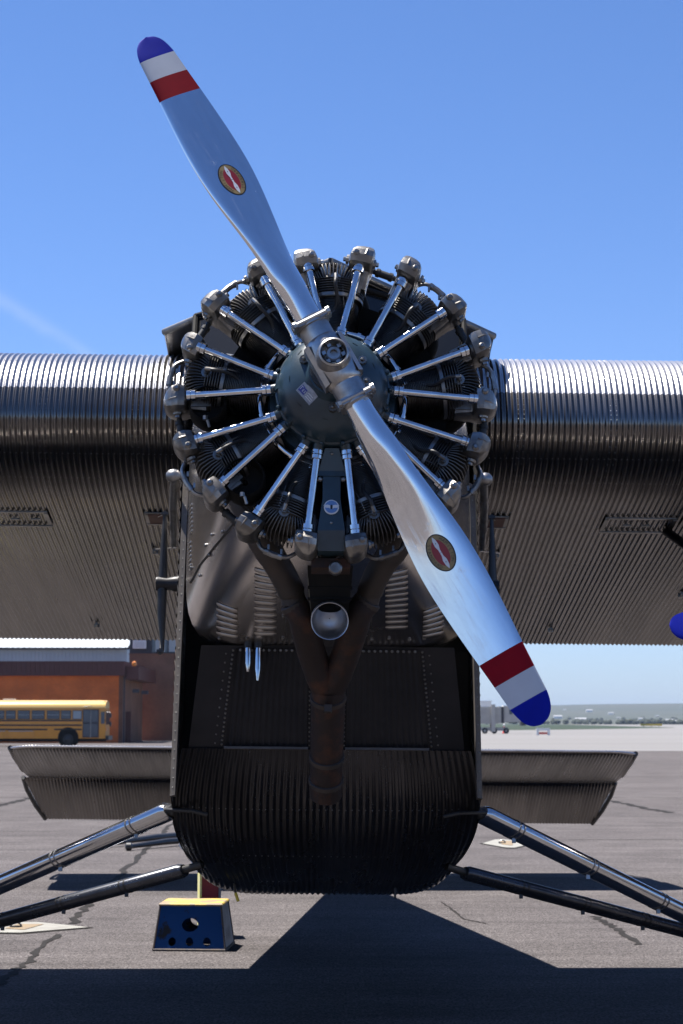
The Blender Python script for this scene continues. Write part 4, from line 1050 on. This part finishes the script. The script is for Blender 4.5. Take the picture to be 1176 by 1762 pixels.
for ch, sc in (('T',.021),('E',.015),('S',.015),('T',.015)):
    vs, fs = glyph(ch); st.add([(SC+(adv+x*sc)*ca-(-.008+y*sc)*sa, nose_y(SC+(adv+x*sc)*ca-(-.008+y*sc)*sa, SZ+(adv+x*sc)*sa+(-.008+y*sc)*ca)-.003, SZ+(adv+x*sc)*sa+(-.008+y*sc)*ca) for x, y, _ in vs], fs, 3, False)
    adv += sc*.62
sub(st, 'sticker', ['sticker','stkblue','dwhite','dwhite'], engine)

# ------------------------------------------------------------------ exhaust, intake scoop below the engine
m = MB(); m.tube(catmull([(-.37,.78,-.26),(-.285,.80,-.44),(-.195,.88,-.57),(-.155,.94,-.64),(-.146,.96,-.685)], 5), [.060]*8+[.056]*8+[.050]*5, 16)
ex = part(m, 'exhaust_pipe', ['pipe'])
m = MB(); m.tube(catmull([(.37,.78,-.26),(.285,.80,-.44),(.200,.88,-.56),(.165,.94,-.63),(.153,.96,-.67)], 5), [.060]*8+[.054]*8+[.050]*5, 16); sub(m, 'right_branch', ['pipe'], ex)
for s_, q in ((-1, (-.146,.96,-.685)), (1, (.153,.96,-.67))):
    m = MB(); d_ = V((-s_*.5,.35,-.75)).normalized()
    m.lathe([(.054,-.010),(.058,-.006),(.058,.012),(.054,.014)], 18, q, d_); sub(m, 'pipe_collar', ['pipe'], ex)
    m = MB(); m.tube(catmull([V(q)+d_*.012, V(q)+d_*.07, (s_*.062,1.17,-.865), (s_*.012,1.29,-.96)], 5), [.056]*6+[.060]*6+[.062]*4, 16); sub(m, 'rusty_branch', ['rust'], ex, label='rust brown exhaust branch')
m = MB(); m.tube([(0,1.29,-.955),(0,1.40,-1.065),(-.002,1.52,-1.185),(-.003,1.62,-1.275),(-.004,1.705,-1.352)], [.073,.072,.070,.069,.070], 20, caps=False); m.tube([(-.004,1.705,-1.352),(-.003,1.62,-1.275)], [.064,.063], 20, caps=False)
sub(m, 'tail_pipe', ['rust'], ex, label='rust brown tail pipe')
for q in ((0,1.33,-.998), (-.002,1.55,-1.213), (-.003,1.645,-1.298)):
    m = MB(); m.lathe([(.073,-.012),(.077,-.010),(.077,.010),(.073,.012)], 20, q, (0,.72,-.69)); m.box((q[0]-.016,q[1]-.095,q[2]-.075),(q[0]+.016,q[1]-.055,q[2]-.045)) if q[2] > -1.1 else None; sub(m, 'clamp_band', ['pipe'], ex)
m = MB()
m.lathe([(.0745,.14),(.0745,.006),(.0735,0),(.0712,.001),(.0700,.085),(.067,.105),(.058,.125),(.042,.140),(.022,.147),(.002,.149)], 40, (0,.715,-.812), (0,.955,.296), 0, False)
sc_ = part(m, 'intake_scoop', ['scoop'])
m = MB(); m.hexa([(-.078,.76,-.725),(.078,.76,-.725),(.07,1.0,-.78),(-.07,1.0,-.78),(-.090,.66,-.60),(.090,.66,-.60),(.09,1.0,-.60),(-.09,1.0,-.60)])
for k in range(3): m.box((-.088,.69+k*.026,-.635-k*.04),(.088,.72+k*.026,-.628-k*.04))
part(m, 'carburettor_box', ['matte'])

# ------------------------------------------------------------------ propeller
PA = rad(-28.8)           # top blade leans left
LEAD = [(.10,.052),(.22,.050),(.27,.047),(.37,.054),(.46,.060),(.57,.069),(.67,.083),(.77,.096),(.875,.102),(1.0,.101),(1.1,.096),(1.25,.086),(1.345,.081),(1.44,.076),(1.47,.071),(1.50,.060),(1.52,.045),(1.533,.026),(1.538,.004)]
TRAIL = [(.10,.052),(.22,.052),(.27,.053),(.37,.060),(.46,.067),(.57,.080),(.67,.093),(.77,.104),(.875,.111),(1.0,.107),(1.1,.100),(1.25,.087),(1.345,.078),(1.44,.070),(1.47,.064),(1.50,.054),(1.52,.041),(1.533,.024),(1.538,.004)]
BETA = [(.1,44),(.27,42),(.37,36),(.46,31),(.57,26),(.67,22),(.77,18.5),(.9,15.5),(1.05,12.5),(1.25,10),(1.54,7.5)]
THK = [(.1,.05),(.3,.052),(.4,.046),(.5,.038),(.6,.031),(.8,.023),(1.0,.018),(1.25,.0125),(1.45,.008),(1.538,.002)]
def smooth_tab(x, tab, e=.045):
    if x >= 1.40: return interp(x, tab)
    e = min(.11, (1.40-x)*.5+.01); ws = [(q, math.exp(-2.2*q*q)) for q in (-1,-.75,-.5,-.25,0,.25,.5,.75,1)]
    return sum(w*interp(x+q*e, tab) for q, w in ws)/sum(w for q, w in ws)
def blade_pt(s_, c_, front=True, lift=0):
    """c_ 0 leading edge .. 1 trailing edge; leading edge at -x and forward"""
    le, tr = smooth_tab(s_, LEAD), smooth_tab(s_, TRAIL); be = rad(smooth_tab(s_, BETA)); x = -le+(le+tr)*c_
    k = max(0, min(1, (s_-.20)/.42)); k = k*k*(3-2*k); kb = min(1, max(0, (s_-.15)/.24)); be *= kb*kb*(3-2*kb)
    T = smooth_tab(s_, THK)
    af = 2.35*sqrt(max(c_,0))*(1-c_)*(1-.12*c_) if c_ > 0 else 0
    ci = sqrt(max(0, 1-(2*c_-1)**2))
    if front: h = (1-k)*.050*ci + k*T*af*1.05
    else: h = -((1-k)*.050*ci + k*T*.16*ci)
    return V((x + sin(be)*(h+lift), x*tan(be) - cos(be)*(h+lift), s_))
def blade_mesh():
    m = MB(); ss = sorted({round(.15+.02*i, 4) for i in range(66)} | {1.25,1.345,1.44,1.46,1.475,1.485,1.495,1.505,1.515,1.524,1.531,1.536,1.538})
    cs = [.5-.5*cos(pi*i/16) for i in range(17)]
    rs = [[blade_pt(s_, c_) for c_ in cs]+[blade_pt(s_, c_, False) for c_ in cs[-2:0:-1]] for s_ in ss]
    n = len(rs[0]); vs = [p for r in rs for p in r]; o = len(m.v); m.v += [tuple(p) for p in vs]
    for i in range(len(ss)-1):
        sm = (ss[i]+ss[i+1])/2; mi = 0 if sm < 1.25 else 1 if sm < 1.345 else 2 if sm < 1.44 else 3
        for j in range(n): m.f.append((i*n+j, (i+1)*n+j, (i+1)*n+(j+1)%n, i*n+(j+1)%n)); m.m.append(mi); m.sm.append(True)
    m.f.append(tuple((len(ss)-1)*n+j for j in range(n))); m.m.append(3); m.sm.append(True)
    return m.mesh('blade', ['polish','red','white','blue'])
BLADE = blade_mesh()
def decal_mesh():
    """oval propeller maker's badge lying on the blade's front face"""
    m = MB(); C0 = .83
    def on(u, w, lift):     # u along span towards the tip, w towards trailing edge (in the blade plane)
        s_ = C0+u; le, tr = smooth_tab(s_, LEAD), smooth_tab(s_, TRAIL); c_ = (w+.004+le)/(le+tr)
        return blade_pt(s_, c_, True, lift)
    def ring_(a0, b0, a1, b1, lift, mi, n=40):
        vs = [on(a0*cos(2*pi*k/n), b0*sin(2*pi*k/n), lift) for k in range(n)]+[on(a1*cos(2*pi*k/n), b1*sin(2*pi*k/n), lift) for k in range(n)]
        m.add(vs, [(k, (k+1)%n, n+(k+1)%n, n+k) for k in range(n)], mi, True)
    a, b_ = .073, .0475
    ring_(a, b_, a-.005, b_-.005, .0012, 0)
    ring_(a-.004, b_-.004, .052, .0275, .0012, 1)
    ring_(.052, .0275, .030, .015, .0012, 2); ring_(.03, .016, .001, .001, .0012, 2)
    for sg in (-1, 1):     # silver two-bladed propeller
        pts = [(.001,.0035),(.012,.003),(.03,.008),(.05,.0065),(.064,.001),(.064,-.001),(.05,-.006),(.03,-.0075),(.012,-.003),(.001,-.0035)]
        for (p, q, r_, s_) in ((0,1,8,9),(1,2,7,8),(2,3,6,7),(3,4,5,6)):
            m.add([on(sg*pts[i][0], sg*pts[i][1], .0019) for i in (p,q,r_,s_)], [(0,1,2,3)], 3, True)
        m.add([on(sg*.038+.0022*cos(k*pi/3), .0022*sin(k*pi/3), .0024) for k in range(6)], [tuple(range(6))], 0, False)
    # lettering round the gold ring, one word on each long side
    ra, rb = .0605, .0355
    for word, side in (('HAMILTON', 1), ('STANDARD', -1)):
        n = len(word)
        for i, ch in enumerate(word):
            ph = rad((i-(n-1)/2)*13.5)
            u0, w0 = ra*sin(ph), -side*rb*cos(ph)
            T_ = V((ra*cos(ph), side*rb*sin(ph))).normalized(); tu, tw = T_.x, T_.y
            nu, nw = tw, -tu
            sc = .0160
            vs, fs = glyph(ch)
            m.add([on(u0+(x*sc)*tu+(y-.35)*sc*nu, w0+(x*sc)*tw+(y-.35)*sc*nw, .002) for x, y, _ in vs], fs, 0, False)
    return m.mesh('maker_badge', ['dblack','dgold','dred','dwhite'], False)
DECAL = decal_mesh()
def hub_mesh():
    m = MB()
    # barrel halves along the blade axis (local z)
    m.lathe([(.060,-.185),(.060,-.10),(.066,-.095),(.072,-.075),(.078,-.03),(.080,0),(.078,.03),(.072,.075),(.066,.095),(.060,.10),(.060,.185)], 32, (0,0,0), (0,0,1))
    m.hexa([(-.078,-.03,-.085),(-.060,-.05,-.085),(-.060,.03,-.085),(-.078,.03,-.085),(-.078,-.03,.085),(-.060,-.05,.085),(-.060,.03,.085),(-.078,.03,.085)])
    m.hexa([(.060,-.05,-.085),(.078,-.03,-.085),(.078,.03,-.085),(.060,.03,-.085),(.060,-.05,.085),(.078,-.03,.085),(.078,.03,.085),(.060,.03,.085)])
    m.lathe([(.066,.0),(.066,.08)], 28, (0,-.02,0), (0,1,0))
    # boss for the shaft nut
    m.lathe([(.066,-.04),(.062,-.085),(.058,-.095),(.056,-.108),(.050,-.112),(.046,-.108),(.043,-.09)], 32, (0,0,0), (0,1,0), 0, False)
    return m
pr = part(hub_mesh(), 'propeller', ['hub'])
PROT = Matrix.Rotation(0, 4, 'Y')
pr.rotation_euler = (0, PA, 0)
def dress_prop(pr_):
    for s_ in (1, -1):
        bl = link('blade', BLADE, pr_, rot=(0, 0 if s_ > 0 else pi, 0))
        link('maker_badge', DECAL, pr_, rot=(0, 0 if s_ > 0 else pi, 0))
        m = MB(); zc = s_*.172
        m.lathe([(.0615,-.017),(.068,-.015),(.069,.0),(.068,.015),(.0615,.017)], 28, (0,0,zc), (0,0,1))
        for sx in (-1, 1):
            m.box((sx*.066-.012,-.052,zc-.013),(sx*.066+.012,-.010,zc+.013))
        m.cyl((-.068,-.062,zc),(.068,-.062,zc), .0095, 8); m.box((-.06,-.066,zc-.012),(-.032,-.045,zc+.012)); m.box((.032,-.066,zc-.012),(.06,-.045,zc+.012))
        for sx in (-1, 1): m.lathe([(.014,0),(.014,.013)], 6, (sx*.062,-.062,zc), (sx,0,0), smooth=False)
        link('clamp_ring', m.mesh('clamp_ring', 'hub'), pr_)
    m = MB(); m.lathe([(.0445,-.108),(.0445,-.070)], 28, (0,0,0), (0,1,0), 0, False)
    m.lathe([(.030,-.075),(.030,-.092),(.024,-.098),(.014,-.098),(.012,-.085),(.002,-.085)], 24, (0,0,0), (0,1,0), 0, False)
    for k in range(6):
        a = k*pi/3; m.box((.036*sin(a)-.007,-.095,.036*cos(a)-.007),(.036*sin(a)+.007,-.070,.036*cos(a)+.007))
    m.lathe([(.045,-.068),(.002,-.068)], 24, (0,0,0), (0,1,0), 0, False)
    link('shaft_nut', m.mesh('shaft_nut', 'steel'), pr_)
dress_prop(pr)

# ------------------------------------------------------------------ landing gear, struts, control horns
def strut(name, p, q, r, flat, bands, mt='skin', sm_='black'):
    p, q = V(p), V(q); d_ = q-p
    m = MB(); m.tube([p, p+d_*.01, p+d_*.5, q], [r*.8, r, r, r], 18, flat=flat, up=(0,0,1))
    o = part(m, name, [mt])
    for f in bands:
        c_ = p+d_*f; bm = MB(); [bm.tube([c_+d_.normalized()*(e_-.004), c_+d_.normalized()*(e_+.004)], r*1.03, 18, flat=flat*1.01, up=(0,0,1)) for e_ in (-.014, .014)]
        lo = c_ - V((0,0,r*1.1)); bm.box((lo.x-.009,lo.y-.010,lo.z-.014),(lo.x+.009,lo.y+.010,lo.z+.006))
        sub(bm, 'strap', [sm_], o)
    return o
XW = 2.62; AW = 3.72
for sgn in (-1, 1):
    zw = ground_z(sgn*XW, AW)+.505
    hubp = V((sgn*(XW-.17), AW, zw))
    sa_ = strut('gear_strut', (sgn*.730,2.42,-1.325), (sgn*(XW-.2),AW-.05,zw+(.035 if sgn < 0 else -.065)), .044, 1.5, (.10,.33,.56,.78), 'strutmetal', 'steel')
    sub(MB().tube([(sgn*.67,2.36,-1.31),(sgn*.735,2.43,-1.33)], .028, 10), 'strut_fork', ['black'], sa_)
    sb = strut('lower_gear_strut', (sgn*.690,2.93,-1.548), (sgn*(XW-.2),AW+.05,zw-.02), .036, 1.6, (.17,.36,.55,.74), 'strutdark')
    sub(MB().tube([(sgn*.60,2.88,-1.525),(sgn*.71,2.935,-1.55)], .020, 10), 'strut_fork', ['black'], sb)
    m = MB(); m.lathe([(.20,-.13),(.40,-.15),(.475,-.12),(.505,-.05),(.505,.05),(.475,.12),(.40,.15),(.20,.13)], 36, (sgn*XW,AW,zw), (1,0,0)); w_ = part(m, 'main_wheel', ['tyre'])
    sub(MB().lathe([(.05,-.17),(.08,-.16),(.21,-.135),(.21,.135),(.08,.16),(.05,.17)], 24, (sgn*XW,AW,zw), (1,0,0)), 'wheel_hub', ['skin'], w_)
    strut('shock_strut', (sgn*(XW-.18),AW,zw+.05), (sgn*2.75,3.65,.55), .045, 1.3, (.3,.6), 'belly')
    # outboard nacelle
    NX, NA, NZ = 3.05*sgn, 1.62, -.598
    m = MB(); m.lathe([(.30,.35),(.40,.42),(.47,.6),(.47,.95),(.42,1.4),(.30,1.9),(.12,2.35),(.02,2.5)], 36, (NX,NA,NZ), (0,1,0)); na = part(m, 'outboard_nacelle', ['cowl'])
    sub(MB().lathe([(.05,.12),(.16,.18),(.22,.28),(.25,.40),(.29,.42)], 32, (NX,NA,NZ), (0,1,0)), 'outboard_nose_case', ['case'], na)
    for k in range(9):
        c_ = link('outboard_cylinder', cylme, na, loc=(NX,NA+.0,NZ), rot=(0,rad(40*k),0))
    for xx, aa in ((-.32,1.2),(.32,1.2),(-.2,2.0),(.2,2.0)):
        strut('engine_strut', (NX+xx, NA+aa-.1, NZ+.3), (NX+xx*2.1, NA+aa+1.0, .66), .03, 1.4, (), 'belly')
    strut('engine_brace', (NX-sgn*.35, NA+1.3, NZ+.1), (sgn*2.02, 4.25, .60), .026, 1.4, (), 'belly')
    po2 = part(hub_mesh(), 'outboard_propeller', ['hub'], (NX,NA,NZ)); po2.rotation_euler = (0, rad(-90 if sgn > 0 else -20), 0); dress_prop(po2)
    # control horn on the fuselage side
    xh = sgn*.795
    m = MB(); m.tube([(xh,2.3,.09),(xh,2.3,-.02),(xh,2.3,-.25),(xh,2.3,-.40),(xh*.985,2.3,-.585)], [.009,.016,.026,.024,.008], 10, flat=.8)
    for zz in (.095,-.588): m.box((xh-.016,2.285,zz-.007),(xh+.016,2.315,zz+.007)); m.box((xh-.006,2.29,zz-.014),(xh+.006,2.31,zz+.014))
    ch = part(m, 'control_horn', ['black'])
    sub(MB().lathe([(.034,-.03),(.036,-.02),(.030,.02),(.038,.06),(.040,.09)], 16, (xh,2.3,-.255), (-sgn,0,0)), 'pivot', ['chin'], ch)
    w_ = MB(); w_.cyl((xh,2.3,.095),(sgn*.98,4.05,.60), .003, 5); w_.cyl((sgn*.86,2.6,.0),(sgn*.735,2.25,-.09), .0035, 5); w_.cyl((xh,2.3,-.58),(sgn*.97,4.3,.59), .003, 5); sub(w_, 'control_cable', ['skin'], ch)
    m = MB(); m.tube([(sgn*.722,1.90,.158),(sgn*.742,2.1,.08),(sgn*.755,2.42,-.03)], [.021,.020,.017], 10); m.lathe([(.012,-.035),(.028,-.022),(.033,0),(.028,.022),(.012,.035)], 12, (sgn*.728,1.90,.162), (1,0,0)); part(m, 'mount_strut', ['steel'])
    part(MB().tube([(sgn*.55,2.3,-1.36),(sgn*.62,2.28,-1.345),(sgn*.75,2.36,-1.33)], .010, 8), 'gear_fitting', ['black'])

# small yellow drain pin under the belly
m = MB(); m.cyl((-.455,3.18,-1.585),(-.447,3.2,-1.63), .006, 6); y_ = part(m, 'drain_line', ['black']); sub(MB().cyl((-.447,3.2,-1.63),(-.432,3.2,-1.672), .008, 6), 'yellow_tip', ['yel'], y_)
m = MB(); m.cyl((.36,3.2,-1.60),(.36,3.2,-1.65), .006, 6); part(m, 'belly_mast', ['black'])

# ------------------------------------------------------------------ tail
def tail_half(sgn):
    HS = 3.225 if sgn < 0 else 3.29
    g = []; per = 4; pc = .036; n = int(3.32/pc)*per
    for k in range(n+1):
        x = HS*k/n; x0_ = x; x = x*3.30/HS; off = .004*cos(2*pi*k/per)
        e = max(0, (x-3.0)/.30); row = []
        la = 13.10 + .12*e*e; ha = 14.50
        if x > 3.29: ha = la+.9
        tk = .055*(1-.45*(x/3.3))
        for q in (1, .75, .5, .25, .1, .03, 0): row.append((sgn*x0_, lerp(la,ha,q), lerp(.80,.705,q)+tk*sqrt(max(0,q*(1-q)*4))*1.0*(1)+.012+off))
        for q in (0, .03, .1, .25, .5, .75, 1): row.append((sgn*x0_, lerp(la,ha,q), lerp(.80,.705,q)-tk*sqrt(max(0,q*(1-q)*4))*.8-.012-off))
        g.append(row)
    m = MB().grid(g); m.add(g[-1], [tuple(range(len(g[-1])))], 0, False)
    if sgn < 0: m.f = [f[::-1] for f in m.f]
    s_ = part(m, 'stabilizer', ['dullskin'], auto=False)
    sub(MB().tube([(sgn*x*HS/3.3, 13.10+.12*max(0,(x-3.0)/.30)**2-.004, .80) for x in (0,1,2,2.8,3.0,3.1,3.2,3.3)], .013, 8), 'leading_edge', ['skin'], s_)
    sub(MB().tube([(sgn*HS,13.2,.80),(sgn*(HS+.012),13.6,.775),(sgn*HS,14.1,.735)], .028, 8), 'tip_rib', ['black'], s_)
    g = []; n = int(3.25/pc)*per
    for k in range(n+1):
        x = 3.25*k/n; off = .004*cos(2*pi*k/per); row = []
        t1 = 1.0 if x < 3.12 else 1-(x-3.12)/.13*.93
        for q in (1, .6, .3, .08, 0): row.append((sgn*x, 14.46+.87*q*t1, .692-.337*q*t1+.016*(1-q)*min(1,q*9)+.002+off*min(1,q*9)))
        for q in (0, .08, .3, .6, 1): row.append((sgn*x, 14.46+.87*q*t1, .692-.337*q*t1-.016*(1-q)*min(1,q*9)-.004-off))
        g.append(row)
    m = MB().grid(g)
    if sgn < 0: m.f = [f[::-1] for f in m.f]
    e_ = part(m, 'elevator', ['dullskin'], auto=False)
    sub(MB().tube([(sgn*3.27,14.50,.695),(sgn*3.26,14.75,.60),(sgn*3.20,15.05,.47),(sgn*3.12,15.33,.355)], .026, 8), 'edge_rib', ['black'], e_)
    m = MB(); m.tube([(sgn*.25,13.2,.30),(sgn*1.05,13.75,.68)], .028, 10); part(m, 'tail_strut', ['belly'])
for sgn in (-1, 1): tail_half(sgn)
m = MB(); sec = lambda a0, a1, z, t_: [(-t_,lerp(a0,a1,.5),z),(0,a0,z),(t_,lerp(a0,a1,.5),z),(0,a1,z)]
m.rings([sec(12.4,14.4,.75,.05), sec(12.9,14.4,1.4,.045), sec(13.5,14.4,1.95,.03)], 0, smooth=False); part(m, 'fin', ['skin'])
m = MB(); m.rings([sec(14.43,15.3,.25,.04), sec(14.43,15.35,1.2,.04), sec(14.43,15.0,2.0,.03)], 0, smooth=False); part(m, 'rudder', ['skin'])
zt = ground_z(0, 13.0)
m = MB(); m.lathe([(.06,-.05),(.15,-.06),(.18,0),(.15,.06),(.06,.05)], 20, (0,13.0,zt+.182), (1,0,0)); tw = part(m, 'tail_wheel', ['tyre'])
sub(MB().tube([(0,13.0,zt+.18),(0.09,12.95,zt+.3),(0,12.85,.08)], .03, 8), 'tail_fork', ['steel'], tw)

# ------------------------------------------------------------------ haze: pale even air round everything
HZ = bpy.data.materials.new('haze_air'); HZ.use_nodes = True
tn = HZ.node_tree; tn.nodes.clear(); ou = tn.nodes.new('ShaderNodeOutputMaterial'); pv = tn.nodes.new('ShaderNodeVolumePrincipled')
pv.inputs['Color'].default_value = (.40, .51, .70, 1); pv.inputs['Density'].default_value = .00008; pv.inputs['Anisotropy'].default_value = .1
tn.links.new(pv.outputs[0], ou.inputs['Volume'])
MB().box((-9200,-3200,-1.1),(9200,12200,92)).build('haze', HZ, kind='stuff', label='pale even haze in the air over the airfield', cat='haze')
